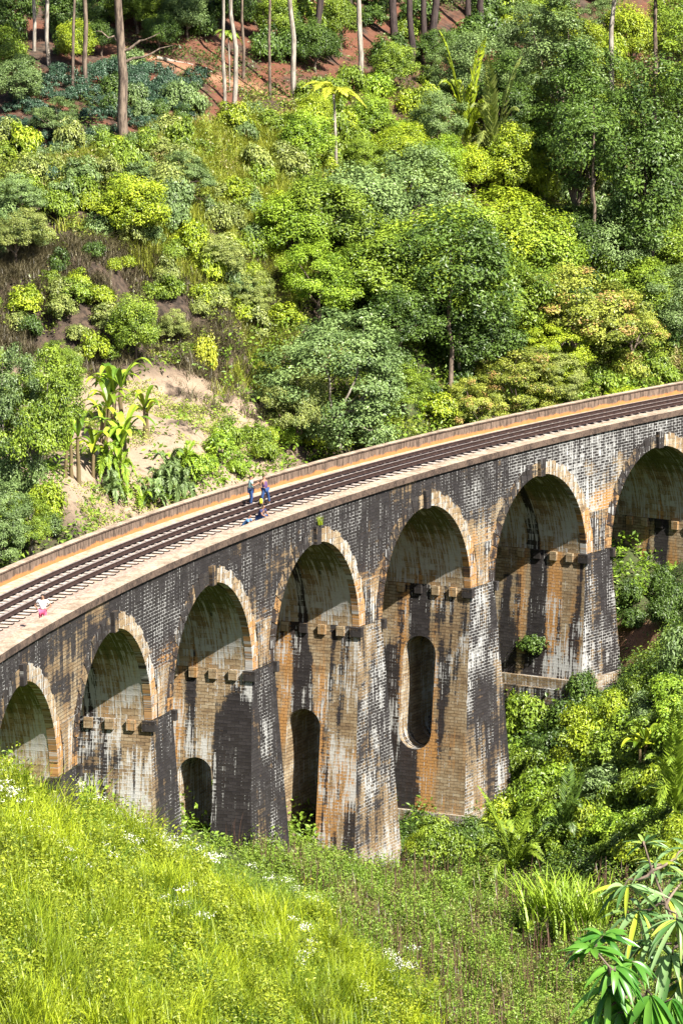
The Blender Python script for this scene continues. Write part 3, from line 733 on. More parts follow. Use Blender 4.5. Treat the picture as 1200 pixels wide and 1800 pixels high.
def slotted(name, me, mat, parent, **kw):
    o = link(name, me, None, parent, **kw)
    if not me.materials: me.materials.append(None)
    o.material_slots[0].link = 'OBJECT'; o.material_slots[0].material = mat; return o
PN = {'round': ('crown', 'trunk'), 'dense': ('crown', 'trunk'), 'tall': ('crown', 'trunk'), 'fine': ('crown', 'trunk'), 'bush': ('foliage', 'stem'),
      'palm': ('fronds', 'trunk'), 'fern': ('fronds', 'trunk'), 'banana': ('leaves', 'stem'), 'tea': ('foliage', 'stem'), 'reed': ('blades', ''), 'tuft': ('blades', '')}
COLW = {'lime': 'bright yellow-green', 'mid': 'mid green', 'dark': 'dark green', 'grey': 'pale grey-green', 'olive': 'dusty olive-green', 'gold': 'golden green orange-tipped',
        'yellow': 'glowing yellow', 'straw': 'straw-coloured', 'tea': 'deep blue-green', 'bright': 'fresh green'}
PLACED = []      # (object, kind noun, colour word, u, y, width px)
prng = random.Random(77)
def put(key, u, y, wpx=None, hpx=None, col='mid', name='tree', F=None, bark='brown', noun=None, group=None, label=None, cat_=None, sink=0.0, rz=None):
    """plant whose foot stands on the ground met by the ray of photo point (u,y) (or at distance F in that column)"""
    cm, tm, w0, h0 = PLIB[key]
    if F is None: F, Rr, z = at(u, y)
    else:
        z = 0; Rr = (u-600)/FPX*F
        for _ in range(3):
            z = float(terr(F, Rr)); dep = F*math.cos(PITCH)-(z-CAM[2])*math.sin(PITCH); Rr = (u-600)/FPX*dep
    z = float(terr(F, Rr)); dep = F*math.cos(PITCH)-(z-CAM[2])*math.sin(PITCH); k = dep/FPX
    sx = ((1.0 if name == 'banana_plant' else 1.12)*wpx*k/w0) if wpx else 1.0; sz = (hpx*k/h0) if hpx else sx
    if not wpx: sx = sz
    if key.split('_')[0] in ('round', 'dense', 'fine', 'tall'): sz = max(sz, .85*sx)
    X, Y = FR2W(F, Rr)
    e = empty(name, (X, Y, z-sink), prng.random()*6.28 if rz is None else rz)
    base = key.split('_')[0]; n1, n2 = PN[base]
    slotted(n1, cm, L[col], e, scale=(sx, sx, sz))
    if tm is not None: slotted(n2, tm, B[bark] if base in ('round', 'dense', 'tall', 'fine', 'palm', 'fern') else L['straw' if base in ('banana',) else 'olive'], e, scale=(sx, sx, sz))
    PLACED.append([e, noun or name.replace('_', ' '), COLW[col], u, y-(hpx or 0)/2, wpx or w0/k, group, label, cat_, F])
    return e
def inpoly(u, y, poly):
    c = False; j = len(poly)-1
    for i in range(len(poly)):
        (x1, y1), (x2, y2) = poly[i], poly[j]
        if (y1 > y) != (y2 > y) and u < (x2-x1)*(y-y1)/(y2-y1)+x1: c = not c
        j = i
    return c
def scatter(poly, n, keys, cols, wr, asp=(.75, 1.1), name='shrub', mind=.36, group=None, noun=None, bark='brown', seed=1):
    r = random.Random(seed); us = [p[0] for p in poly]; ys = [p[1] for p in poly]; pts = []; t = 0
    while len(pts) < n and t < n*60:
        t += 1; u = r.uniform(min(us), max(us)); y = r.uniform(min(ys), max(ys))
        if not inpoly(u, y, poly): continue
        w_ = r.uniform(*wr)
        if any((u-a)**2+((y-b)*1.3)**2 < (mind*(w_+c)*.5)**2 for a, b, c in pts): continue
        pts.append((u, y, w_))
    for u, y, w_ in sorted(pts, key=lambda p: p[1]):
        put(r.choice(keys), u, y, w_, w_*r.uniform(*asp), r.choice(cols), name, group=group, noun=noun, bark=bark)

# ---- trees behind the bridge
T = 'trees on the far hillside'
def tr(key, u, ytop, w_, col, F, bark='brown'):
    z = float(terr(F, (u-600)/FPX*F)); dep = F*math.cos(PITCH)-(z-CAM[2])*math.sin(PITCH); yf = 900-FPX*(F*math.sin(PITCH)+(z-CAM[2])*math.cos(PITCH))/dep
    return put(key, u, 0, w_, max(60, yf-ytop), col, 'broadleaf_tree', F=F, bark=bark, group=T)
for a in [('fine_f', 597, 525, 290, 'grey', 277, 'pale'), ('fine_g', 520, 640, 130, 'olive', 274), ('fine_g', 705, 660, 110, 'mid', 281), ('fine_g', 1015, 520, 240, 'gold', 298), ('fine_f', 960, 585, 150, 'lime', 295), ('fine_f', 905, 610, 170, 'gold', 290), ('fine_g', 1105, 560, 150, 'gold', 301), ('fine_g', 840, 655, 120, 'gold', 287), ('fine_f', 960, 650, 130, 'olive', 293),
  ('round_b', 515, 370, 130, 'bright', 290), ('round_a', 575, 350, 160, 'mid', 292), ('round_b', 640, 325, 180, 'grey', 296), ('dense_c', 720, 310, 190, 'grey', 300, 'dark'), ('round_b', 810, 335, 150, 'mid', 301), ('round_a', 895, 305, 180, 'lime', 304),
  ('round_b', 955, 410, 160, 'mid', 303, 'dark'), ('round_b', 765, 380, 240, 'mid', 292, 'pale'), ('round_a', 660, 440, 180, 'mid', 289), ('round_a', 865, 430, 180, 'mid', 296, 'dark'), ('dense_c', 560, 460, 130, 'bright', 287), ('round_b', 700, 520, 130, 'dark', 287),
  ('dense_c', 1090, 410, 150, 'grey', 309), ('round_b', 1170, 430, 140, 'mid', 312), ('dense_c', 1185, 530, 130, 'grey', 305), ('round_a', 1020, 440, 130, 'dark', 309), ('round_b', 830, 500, 150, 'dark', 291, 'dark'), ('round_a', 1140, 500, 120, 'mid', 306)]:
    a = list(a); a[3] = int(a[3]*(1.22 if a[0] in ('round_a', 'round_b', 'dense_c') else 1.05)); tr(*a)
for a in [('dense_c', 770, 285, 110, 130, 'grey', 'brown', None), ('dense_c', 850, 230, 160, 180, 'grey', 'brown', None), ('dense_c', 925, 160, 130, 160, 'grey', 'brown', None), ('dense_c', 800, 190, 110, 120, 'grey', 'brown', None),
 ('tall_d', 1005, 440, 160, 370, 'dark', 'brown', None), ('tall_d', 985, 300, 150, 250, 'grey', 'brown', None), ('tall_e', 1140, 540, 180, 470, 'dark', 'dark', None), ('tall_d', 1195, 480, 130, 380, 'dark', 'dark', None),
 ('tall_e', 1190, 330, 150, 280, 'mid', 'brown', None), ('round_b', 905, 360, 140, 150, 'lime', 'brown', None), ('tall_e', 1075, 330, 120, 260, 'dark', 'brown', None), ('tall_d', 1040, 380, 110, 260, 'mid', 'dark', None),
 ('round_b', 1110, 130, 120, 130, 'lime', 'brown', None), ('round_a', 1010, 130, 120, 120, 'lime', 'brown', None), ('dense_c', 1060, 90, 100, 90, 'grey', 'brown', None), ('round_b', 1180, 110, 120, 130, 'mid', 'brown', None), ('round_b', 960, 70, 90, 80, 'mid', 'brown', None),
 ('dense_c', 640, 330, 90, 90, 'mid', 'brown', None), ('round_b', 535, 300, 110, 110, 'bright', 'brown', None), ('round_a', 700, 310, 110, 100, 'lime', 'brown', None), ('round_b', 650, 250, 90, 90, 'bright', 'brown', None), ('round_b', 560, 230, 70, 70, 'lime', 'brown', None),
 ('round_a', 770, 330, 110, 90, 'bright', 'brown', None), ('round_b', 835, 350, 110, 100, 'lime', 'brown', None), ('tall_e', 890, 290, 100, 180, 'dark', 'dark', None), ('dense_c', 940, 260, 110, 140, 'mid', 'dark', None),
 ('fine_g', 65, 900, 190, 300, 'mid', 'pale', None), ('fine_f', 10, 880, 170, 300, 'grey', 'pale', None), ('fine_f', 0, 985, 140, 150, 'grey', 'brown', None), ('fine_g', 20, 760, 150, 150, 'mid', 'brown', None), ('fine_g', 50, 985, 110, 120, 'mid', 'brown', None), ('fine_f', 105, 700, 100, 110, 'mid', 'brown', None),
 ('round_b', 235, 430, 140, 100, 'lime', 'brown', None), ('fine_g', 330, 360, 120, 90, 'grey', 'brown', None), ('round_a', 30, 190, 110, 90, 'grey', 'brown', None), ('fine_g', 100, 250, 100, 80, 'grey', 'brown', None), ('fine_g', 20, 400, 120, 100, 'grey', 'brown', None), ('fine_g', 30, 470, 130, 90, 'olive', 'brown', None),
 ('round_b', 240, 640, 100, 130, 'mid', 'brown', None), ('fine_g', 380, 500, 100, 90, 'olive', 'brown', None), ('fine_f', 440, 560, 100, 90, 'olive', 'brown', None), ('fine_g', 300, 620, 70, 80, 'olive', 'brown', None),
 ('round_b', 130, 120, 80, 90, 'lime', 'brown', None), ('round_b', 600, 90, 80, 110, 'mid', 'brown', None), ('round_b', 690, 160, 90, 90, 'mid', 'brown', None),
 ('round_b', 20, 60, 110, 110, 'dark', 'dark', None), ('round_b', 120, 70, 110, 110, 'dark', 'brown', None), ('round_a', 240, 60, 110, 110, 'mid', 'brown', None), ('round_b', 330, 70, 100, 80, 'grey', 'brown', None), ('round_b', 490, 80, 90, 100, 'mid', 'brown', None),
 ('round_b', 555, 130, 100, 100, 'dark', 'brown', None), ('round_b', 410, 60, 90, 90, 'dark', 'brown', None), ('round_a', 0, 150, 120, 100, 'mid', 'brown', None), ('round_b', 280, 95, 80, 70, 'dark', 'brown', None), ('round_b', 180, 100, 70, 70, 'dark', 'brown', None), ('round_a', 760, 130, 80, 90, 'dark', 'brown', None),
 ]:
    put(a[0], a[1], a[2] or 0, a[3], a[4], a[5], 'broadleaf_tree', F=a[7], bark=a[6], group=T)
put('bush_a', 358, 655, 52, 80, 'yellow', 'shrub', label='small glowing yellow-green shrub alone on the brown cut bank', cat_='shrub')
# tall straight trunks at the top
def tall_trunk(u, y, wpx, lean=0.0, bark='pale', h=17, seed=0, bare=False):
    F, Rr, z = at(u, y); dep = F*math.cos(PITCH)-(z-CAM[2])*math.sin(PITCH); k = dep/FPX; rng = np.random.default_rng(seed+100)
    X, Y = FR2W(F, Rr); e = empty('tall_tree', (X, Y, z)); r0 = wpx*k/2
    dx = np.array([RT[0], RT[1], 0])*lean*h; path = wiggle(rng, (0, 0, -.5), (dx[0], dx[1], h), 9, r0*(.25 if bare else .6)); parts = [tube_np(path, np.linspace(r0*1.15, r0*.45, 9), 9)]
    if bare:
        for (z0, sd, ln, rs_) in ((5.6, 1, 2.2, .5), (4.9, 1, 3.0, .35), (6.0, -1, 1.6, .5)):
            p0 = np.array([0, 0, z0]); p1 = p0+np.array([RT[0]*sd*ln, RT[1]*sd*ln, ln*rs_]); parts.append(tube_np(wiggle(rng, p0, p1, 6, .10), np.linspace(r0*.4, .02, 6), 6))
    V, F_ = cat(parts); link('trunk', np_mesh('trunk', V, F_, smooth=True), B[bark], e)
    cm = CR[seed % 3]; s = rng.uniform(.9, 1.2)
    slotted('crown', cm, L['dark'], e, loc=(dx[0]*.9, dx[1]*.9, h-1.5), scale=(s, s, s), rot=(0, 0, rng.random()*6))
    PLACED.append([e, 'tall %s-barked tree' % {'pale': 'pale', 'brown': 'brown', 'dark': 'dark'}[bark], 'straight', u, y-100, wpx, 'tall trees on the upper hillside', None, 'tree', F])
CR = []
for i in range(3):
    V, F_, t1, t2, Cn = crown_np(np.random.default_rng(60+i), (3.4, 3.4, 3.2), 80, 60, .8, .24, zmin=-.8); CR.append(np_mesh('crown', V, F_, {'tint': t1, 'tint2': t2}))
for i, a in enumerate([(218, 255, 17, -.02, 'brown', True), (60, 90, 6, -.01, 'pale', 0), (88, 115, 7, -.03, 'pale', 0), (36, 60, 5, 0, 'pale', 0), (128, 160, 5, .02, 'brown', 0), (152, 160, 8, 0, 'brown', 0),
    (396, 198, 6, -.02, 'pale', 0), (410, 195, 8, 0, 'pale', 0), (427, 140, 5, 0, 'brown', 0), (475, 175, 5, 0, 'brown', 0), (517, 178, 9, -.03, 'pale', 0), (633, 145, 9, -.01, 'pale', 0), (562, 95, 12, 0, 'dark', 0), (614, 50, 10, 0, 'dark', 0),
    (694, 70, 13, -.03, 'dark', 0), (718, 130, 11, 0, 'dark', 0), (745, 90, 10, 0, 'dark', 0), (762, 100, 13, .01, 'dark', 0), (822, 60, 10, .03, 'dark', 0), (849, 50, 11, 0, 'dark', 0), (460, 40, 12, 0, 'dark', 0),
    (1070, 330, 12, 0, 'pale', 0), (1006, 45, 8, 0, 'pale', 0), (1164, 60, 8, 0, 'pale', 0), (965, 40, 12, 0, 'dark', 0), (1040, 520, 7, 0, 'brown', 0), (1145, 330, 10, 0, 'brown', 0),
    (788, 700, 9, .01, 'brown', 0), (808, 700, 6, 0, 'pale', 0)]):
    tall_trunk(a[0], a[1], a[2], a[3], a[4], 17 if a[1] < 400 else (9 if a[1] > 600 else 12), i, bool(a[5]))
# palms
for u, y, w_, h_, k, c in [(592, 325, 105, 185, 'palm_a', 'yellow'), (405, 160, 50, 110, 'palm_a', 'mid'), (820, 290, 90, 110, 'palm_b', 'lime'), (862, 330, 100, 110, 'palm_b', 'olive'), (930, 110, 60, 90, 'palm_a', 'yellow'), (1095, 350, 90, 150, 'palm_a', 'dark'),
                        (905, 1560, 120, 85, 'palm_b', 'mid'), (1178, 1480, 140, 120, 'palm_b', 'mid'), (985, 1510, 100, 80, 'palm_b', 'dark'), (805, 660, 60, 70, 'palm_b', 'dark')]:
    put(k, u, y, w_, h_, c, 'palm_tree', group='palms among the trees' if y < 1000 else 'palms in the valley', bark='pale')
# bananas and ferns
for u, y, w_, h_, k in [(140, 850, 95, 125, 'banana_a'), (180, 780, 90, 110, 'banana_b'), (215, 760, 110, 120, 'banana_a'), (258, 770, 80, 95, 'banana_b'), (222, 850, 110, 120, 'banana_a'), (165, 840, 80, 90, 'banana_b'), (1125, 1360, 90, 95, 'banana_b')]:
    put(k, u, y, w_, h_, 'bright' if k == 'banana_a' else 'lime', 'banana_plant', group='banana plants in the clearing' if y < 1000 else None)
scatter([(180, 830), (330, 830), (330, 900), (200, 920)], 14, ['fern'], ['bright', 'grey', 'grey'], (40, 65), name='leafy_fern', noun='leafy fern', group='ferns behind the parapet', seed=5)
# shrubs
S_ = 'shrubs on the far hillside'
scatter([(-20, 250), (330, 250), (300, 400), (120, 430), (-20, 450)], 42, ['bush_a', 'bush_b', 'bush_c', 'bush_d'], ['grey', 'lime', 'mid', 'olive'], (38, 78), group=S_, seed=11)
scatter([(300, 230), (520, 190), (560, 480), (480, 640), (330, 520), (180, 420)], 60, ['bush_a', 'bush_b', 'bush_c', 'bush_d'], ['lime', 'lime', 'olive', 'olive', 'grey', 'mid'], (38, 78), group=S_, seed=12)
scatter([(500, 180), (760, 150), (800, 350), (520, 340)], 34, ['bush_a', 'bush_b', 'bush_d'], ['lime', 'mid', 'bright', 'mid'], (38, 72), group=S_, seed=13)
scatter([(20, 110), (360, 130), (340, 240), (10, 280)], 60, ['tea'], ['tea'], (32, 52), (.6, .75), 'tea_bush', .42, 'tea bushes on the slope', seed=14)
scatter([(180, 240), (20, 300), (60, 330), (170, 290)], 8, ['tea'], ['tea', 'grey'], (32, 48), (.6, .75), 'tea_bush', .42, 'tea bushes on the slope', seed=15)
scatter([(-20, 880), (110, 900), (60, 985), (-20, 1000)], 9, ['bush_a', 'bush_c'], ['grey', 'lime', 'mid'], (50, 90), group='shrubs behind the parapet', seed=16)
scatter([(330, 790), (470, 740), (560, 800), (340, 870)], 12, ['bush_b', 'bush_c'], ['lime', 'bright', 'mid'], (35, 65), group='shrubs behind the parapet', seed=17)
scatter([(700, 770), (900, 700), (1200, 640), (1200, 690), (900, 740), (720, 800)], 12, ['bush_a', 'bush_c', 'bush_b'], ['lime', 'mid', 'gold'], (50, 80), group='shrubs behind the parapet', seed=18)
scatter([(780, 0), (1200, 0), (1200, 420), (1000, 480), (900, 300)], 26, ['bush_a', 'bush_b', 'bush_d'], ['dark', 'mid', 'mid', 'grey', 'lime'], (55, 100), group=S_, seed=19)
scatter([(980, 480), (1200, 430), (1200, 620), (900, 640)], 14, ['bush_a', 'bush_b', 'bush_c'], ['mid', 'grey', 'gold', 'dark'], (60, 100), group=S_, seed=20)
scatter([(640, 600), (840, 560), (830, 720), (640, 760)], 10, ['bush_d', 'bush_b'], ['dark', 'dark', 'mid'], (50, 80), group='shrubs in the shade of the trees', seed=21)
scatter([(0, 0), (1000, 0), (960, 90), (560, 150), (420, 95), (230, 85), (0, 130)], 46, ['bush_b', 'bush_a', 'bush_d', 'bush_c'], ['mid', 'dark', 'dark', 'grey', 'dark'], (45, 85), group=S_, seed=22)
scatter([(180, 110), (360, 140), (380, 210), (180, 240)], 14, ['bush_a', 'bush_b'], ['tea', 'grey', 'dark'], (36, 60), group=S_, seed=23)
scatter([(-20, 450), (190, 440), (330, 450), (470, 520), (450, 640), (330, 660), (140, 640), (-20, 580)], 30, ['bush_a', 'bush_b', 'bush_c'], ['olive', 'mid', 'dark', 'olive', 'lime'], (32, 66), (.7, 1.0), group='shrubs clinging to the cut bank', seed=24)
# valley on the right
V_ = 'shrubs in the valley beside the piers'
scatter([(890, 1210), (1080, 1230), (1075, 1330), (900, 1390)], 14, ['bush_a', 'bush_b', 'bush_c'], ['dark', 'dark', 'mid'], (60, 100), group=V_, seed=31)
scatter([(1075, 1060), (1190, 1040), (1200, 1100), (1090, 1110)], 5, ['bush_a', 'bush_b'], ['dark', 'dark', 'mid'], (45, 65), group=V_, seed=32)
scatter([(1060, 1240), (1200, 1160), (1210, 1560), (1010, 1520), (850, 1490), (880, 1420)], 60, ['bush_a', 'bush_c', 'bush_a', 'bush_b'], ['lime', 'lime', 'bright', 'grey', 'mid'], (55, 100), group=V_, seed=33)
scatter([(720, 1470), (860, 1480), (860, 1550), (730, 1560)], 8, ['bush_b', 'bush_c'], ['dark', 'mid', 'lime'], (50, 80), group=V_, seed=34)
put('reed', 1020, 1655, None, 135, 'bright', 'reed_clump', label='tall clump of green reeds behind the near leafy branches', cat_='reeds')
put('reed', 965, 1630, None, 120, 'bright', 'reed_clump', label='smaller clump of green reeds left of the taller clump', cat_='reeds')
# dark shrubs seen through the arches behind the piers
for i, (u, y, F) in enumerate([(1085, 0, 292), (1110, 0, 296), (1060, 0, 290), (560, 0, 262), (590, 0, 268), (780, 0, 272), (800, 0, 278), (360, 0, 250), (400, 0, 256)]):
    put('bush_a' if i % 2 else 'bush_b', u, y, 110, 110 if u < 1000 else 50, 'yellow' if u < 1000 else 'lime', 'shrub', F=F, group='shrubs behind the arches')

# small things on the masonry and behind the parapet
def wall_plant(key, s_, d, z, w_, h_, col, name, label, cat_):
    cm, tm, w0, h0 = PLIB[key]; p = P3(s_, d, z); e = empty(name, p, 1.0); sx = w_/w0; sz = h_/h0
    slotted('foliage', cm, L[col], e, scale=(sx, sx, sz))
    if tm is not None: slotted('stem', tm, L['olive'], e, scale=(sx, sx, sz))
    tag(e, label, cat_)
wall_plant('bush_a', 31.05, 3.2, -13.0, 2.3, 1.5, 'dark', 'wall_shrub', 'small dark green shrub growing out of the masonry low in the sixth arch', 'shrub')
wall_plant('tuft', .05, -.12, -1.0, .5, .45, 'lime', 'wall_tuft', 'tiny bright tuft growing just above a keystone below the people', 'plant')
fpost, rpost, zpost = at(55, 978); xp, yp = FR2W(fpost, rpost); pe = empty('concrete_post', (xp, yp, zpost)); tag(pe, 'pale concrete post standing among bushes behind the far left parapet', 'post')
V, F_ = tube_np(np.array([(0, 0, -.5), (0, 0, .6), (0, 0, 2.1)]), [.13, .12, .11], 8); link('post_shaft', np_mesh('post_shaft', V, F_), B['pale'], pe)
V, F_ = tube_np(np.array([(-.35*RT[0], -.35*RT[1], 1.9), (.35*RT[0], .35*RT[1], 1.9)]), [.045, .045], 6); link('crossbar', np_mesh('crossbar', V, F_), B['pale'], pe)
fl_, rl_, zl_ = at(276, 106); x1, y1 = FR2W(fl_, rl_); le = empty('fallen_log', (x1, y1, zl_+.12)); tag(le, 'pale fallen log lying along the red earth path', 'log')
V, F_ = tube_np(wiggle(np.random.default_rng(3), (0, 0, 0), (RT[0]*2.3, RT[1]*2.3, -.45), 6, .03), np.linspace(.13, .09, 6), 8); link('log_trunk', np_mesh('log_trunk', V, F_, smooth=True), B['pale'], le)
# ------------------------------------------------------------------ ground cover (stuff)
G = np.random.default_rng(5)
def photo_pts(n, poly, F0=14, F1=420, jit=0, seed=0):
    """random ground points covering a region of the hillside"""
    r = np.random.default_rng(seed); us = [p[0] for p in poly]; ys = [p[1] for p in poly]
    # sample in ground space: bounding box from ray hits, keep those that project inside the region
    hits = np.array([at(u, y, F0, F1) for u, y in poly])
    f0, f1 = hits[:, 0].min()-4, hits[:, 0].max()+4; r0, r1 = hits[:, 1].min()-2, hits[:, 1].max()+2
    out = np.zeros((0, 3))
    while len(out) < n:
        m = n*2; F = r.uniform(f0, f1, m); Rr = r.uniform(r0, r1, m); z = terr(F, Rr); dep = F*math.cos(PITCH)-(z-CAM[2])*math.sin(PITCH)
        u = 600+FPX*Rr/dep; y = 900-FPX*(F*math.sin(PITCH)+(z-CAM[2])*math.cos(PITCH))/dep
        u = u+(fbm(F*.35, Rr*.35, 90)-.5)*150; y = y+(fbm(F*.35, Rr*.35, 91)-.5)*40
        ins = np.zeros(m, bool); j = len(poly)-1
        for i in range(len(poly)):
            (x1, y1), (x2, y2) = poly[i], poly[j]
            if y1 != y2: ins ^= ((y1 > y) != (y2 > y)) & (u < (x2-x1)*(y-y1)/(y2-y1)+x1)
            j = i
        X, Y = FR2W(F, Rr); out = np.concatenate([out, np.stack([X, Y, z], -1)[ins]])
        if ins.mean() < .02: break
    return out[:n]
def cull(P, thr, sc_=.35, seed=3):
    return P[fbm(P[:, 0]*sc_, P[:, 1]*sc_, seed) > thr]
def stuff_obj(name, V, F, tint, mat, label=None):
    o = link(name, np_mesh(name, V, F, {'tint': tint, 'tint2': sst(.50, .72, fbm(V[:, 0]*1.1, V[:, 1]*1.1, 66))}), mat); tag(o, label, None, None, 'stuff')
    return o
def weed_np(rng, P, nl, h, leaf, spread=.12, aspect=.5):
    m = len(P)*nl; b = np.repeat(P, nl, 0); md = .25+1.5*sst(.32, .68, fbm(P[:, 0]*.85, P[:, 1]*.85, 55)); hh = np.repeat(h*md*rng.uniform(.5, 1.3, len(P)), nl)
    q = b+np.stack([rng.normal(size=m)*spread, rng.normal(size=m)*spread, rng.random(m)*hh], -1)
    N = unit(rng.normal(size=(m, 3))*.6+np.array([0, 0, .9])); T = rng.normal(size=(m, 3)); Lg = leaf*rng.uniform(.6, 1.3, m)
    V, F = leaf_quads(q, N, T, Lg, Lg*aspect)
    return V, F, np.repeat(np.clip(rng.random(m)*.5+np.repeat(rng.random(len(P)), nl)*.5, 0, 1), 4)
# bright tall grass on the near left slope
LG = [(-60, 1330), (60, 1370), (200, 1440), (330, 1475), (420, 1500), (600, 1620), (720, 1740), (760, 1830), (-60, 1830)]
P = photo_pts(1900, LG, 120, 216, seed=1); Pg = P[(fbm(P[:, 0]*.3, P[:, 1]*.3, 8) > .40) & (fbm(P[:, 0]*.9, P[:, 1]*.9, 18) > .44)]
Vs = []; Fs_ = []; ts_ = []; hm = .35+1.9*sst(.34, .68, fbm(Pg[:, 0]*.6, Pg[:, 1]*.6, 58)); o_ = 0
for q in range(5):
    m_ = (hm >= np.quantile(hm, q/5)) & (hm <= np.quantile(hm, (q+1)/5)); Q = Pg[m_]; V, F, t = blade_np(G, Q, 60, .98*hm[m_].mean(), .14+.05*q, .055, .6, 4)
    tn = sst(.3, .7, fbm(Q[:, 0]*.45, Q[:, 1]*.45, 28)); Vs.append(V); Fs_.append(F+o_); o_ += len(V); ts_.append(np.clip(t*.55+.45*np.repeat(tn, 600), 0, 1))
V, F, t = np.concatenate(Vs), np.concatenate(Fs_), np.concatenate(ts_)
stuff_obj('tall_grass', V, F, t, leafmat('grass_bright', (.045, .10, .005), (.46, .54, .025), .3, c3=(.16, .20, .03)), 'bright yellow-green tall grass covering the near left slope')
P2 = photo_pts(14000, LG, 120, 216, seed=2); P2 = P2[(fbm(P2[:, 0]*.35, P2[:, 1]*.35, 8) < .60) & (fbm(P2[:, 0]*.9, P2[:, 1]*.9, 19) > .47)]
V, F, t = weed_np(G, P2, 26, 1.15, .16, .17); stuff_obj('weeds', V, F, t, leafmat('weed_lime', (.06, .12, .006), (.44, .49, .04), .3), 'leafy yellow-green weeds between the tall grass on the near slope')
P3_ = photo_pts(700, LG, 120, 216, seed=3)
V, F, t = blade_np(G, P3_[fbm(P3_[:, 0]*.3, P3_[:, 1]*.3, 44) > .5], 46, 1.5, .2, .035, .55, 4); stuff_obj('grass_tussocks', V, F, t, leafmat('grass_deep', (.05, .12, .012), (.24, .36, .03), .35), 'taller darker green grass tussocks standing out of the near slope')
# meadow on the right
MD = [(330, 1465), (420, 1480), (560, 1530), (720, 1545), (900, 1560), (1240, 1570), (1240, 1830), (740, 1830), (700, 1720), (580, 1600), (420, 1500)]
P = photo_pts(16000, MD, 150, 262, seed=4); P = P[fbm(P[:, 0]*.8, P[:, 1]*.8, 29) > .44]
V, F, t = weed_np(G, P, 22, .85, .15, .18); stuff_obj('meadow_weeds', V, F, t, leafmat('weed_mid', (.045, .10, .012), (.27, .38, .05), .3, c3=(.20, .20, .06)), 'low mid green leafy weeds covering the meadow in front of the piers')
P = photo_pts(2600, MD, 150, 262, seed=6); P = P[fbm(P[:, 0]*.4, P[:, 1]*.4, 3) > .42]
V, F, t = blade_np(G, P, 2, 2.2, .15, .06, .15, 3); stuff_obj('dead_stalks', V, F, t, leafmat('stalk_brown', (.04, .02, .015), (.17, .10, .07), .05), 'thin dead brown stalks standing up all over the meadow')
P = photo_pts(900, LG, 120, 216, seed=7); P = P[fbm(P[:, 0]*.25, P[:, 1]*.25, 23) > .6]
# white flower heads
def flowers(spots, seed):
    r = np.random.default_rng(seed); Q = []
    for u, y, n, s in spots:
        f, rr, z = at(u, y, 120, 260)
        for _ in range(int(n*.6)):
            a, b = r.normal()*s, r.normal()*s*1.3; F2, R2 = f+b*2.0, rr+a; X, Y = FR2W(F2, R2); c = np.array([X, Y, float(terr(F2, R2))+r.uniform(.5, .95)])
            for _k in range(40): Q.append(c+r.normal(size=3)*np.array([.15, .15, .06])+np.array([0, 0, .25]))
    Q = np.array(Q); m = len(Q); V, F = leaf_quads(Q, unit(r.normal(size=(m, 3))*.5+np.array([0, 0, 1.])), r.normal(size=(m, 3)), .07, .06)
    return V, F, np.repeat(r.random(m), 4)
V, F, t = flowers([(262, 1485, 46, .8), (230, 1500, 26, .5), (285, 1515, 30, .5), (20, 1440, 30, .7), (40, 1375, 22, .5), (8, 1400, 20, .5), (160, 1420, 16, .5), (340, 1600, 10, .6), (375, 1540, 10, .4), (500, 1583, 10, .7), (700, 1722, 16, .3), (515, 1705, 16, .8), (345, 1650, 9, .5), (460, 1680, 9, .6), (130, 1545, 6, .5),
    (545, 1690, 8, .4), (680, 1755, 7, .3), (615, 1745, 6, .3), (185, 1535, 6, .3), (640, 1790, 8, .3)], 9)
stuff_obj('white_flowers', V, F, t, leafmat('petal_white', (.60, .60, .50), (.85, .85, .80), .2), 'white flower heads dotted over the near grass slope')
# far hillside cover
def keepout(P, poly, p=.12):
    r = np.random.default_rng(1); u, y = pxn(P); ins = np.zeros(len(P), bool); j = len(poly)-1
    for i in range(len(poly)):
        (x1, y1), (x2, y2) = poly[i], poly[j]
        if y1 != y2: ins ^= ((y1 > y) != (y2 > y)) & (u < (x2-x1)*(y-y1)/(y2-y1)+x1)
        j = i
    return (~ins) | (r.random(len(P)) < p)
def pxn(P):
    dx = P[:, 0]-CAM[0]; dy = P[:, 1]-CAM[1]; f = dx*FW[0]+dy*FW[1]; r = dx*RT[0]+dy*RT[1]; z = P[:, 2]-CAM[2]
    dep = f*math.cos(PITCH)-z*math.sin(PITCH); return 600+FPX*r/dep, 900-FPX*(f*math.sin(PITCH)+z*math.cos(PITCH))/dep
CLR = [(110, 700), (240, 670), (300, 650), (470, 700), (490, 770), (330, 810), (260, 880), (100, 950)]
BK = [(-60, 440), (170, 430), (330, 420), (440, 470), (470, 640), (380, 690), (200, 640), (120, 640), (60, 560), (-60, 560)]
BH = [(-40, -60), (1260, -60), (1260, 700), (1000, 740), (700, 800), (420, 860), (200, 960), (-40, 1020)]
HB = [(-40, 300), (330, 250), (520, 160), (760, 160), (1240, 60), (1240, 700), (700, 800), (560, 820), (500, 700), (460, 600), (300, 640), (180, 640), (60, 560), (-40, 580)]
P = photo_pts(26000, HB, 210, 420, seed=11); P = P[(fbm(P[:, 0]*.3, P[:, 1]*.3, 33) > .40) & keepout(P, BK, .45) & keepout(P, CLR, .04)]
V, F, t = weed_np(G, P, 13, .7, .20, .24); stuff_obj('hillside_undergrowth', V, F, t, leafmat('undergrowth', (.03, .06, .008), (.30, .36, .045), .22, c3=(.28, .24, .09)), 'mixed green undergrowth covering the far hillside')
HG = [(100, 300), (300, 230), (560, 190), (560, 420), (480, 700), (370, 700), (420, 560), (300, 480), (120, 420)]
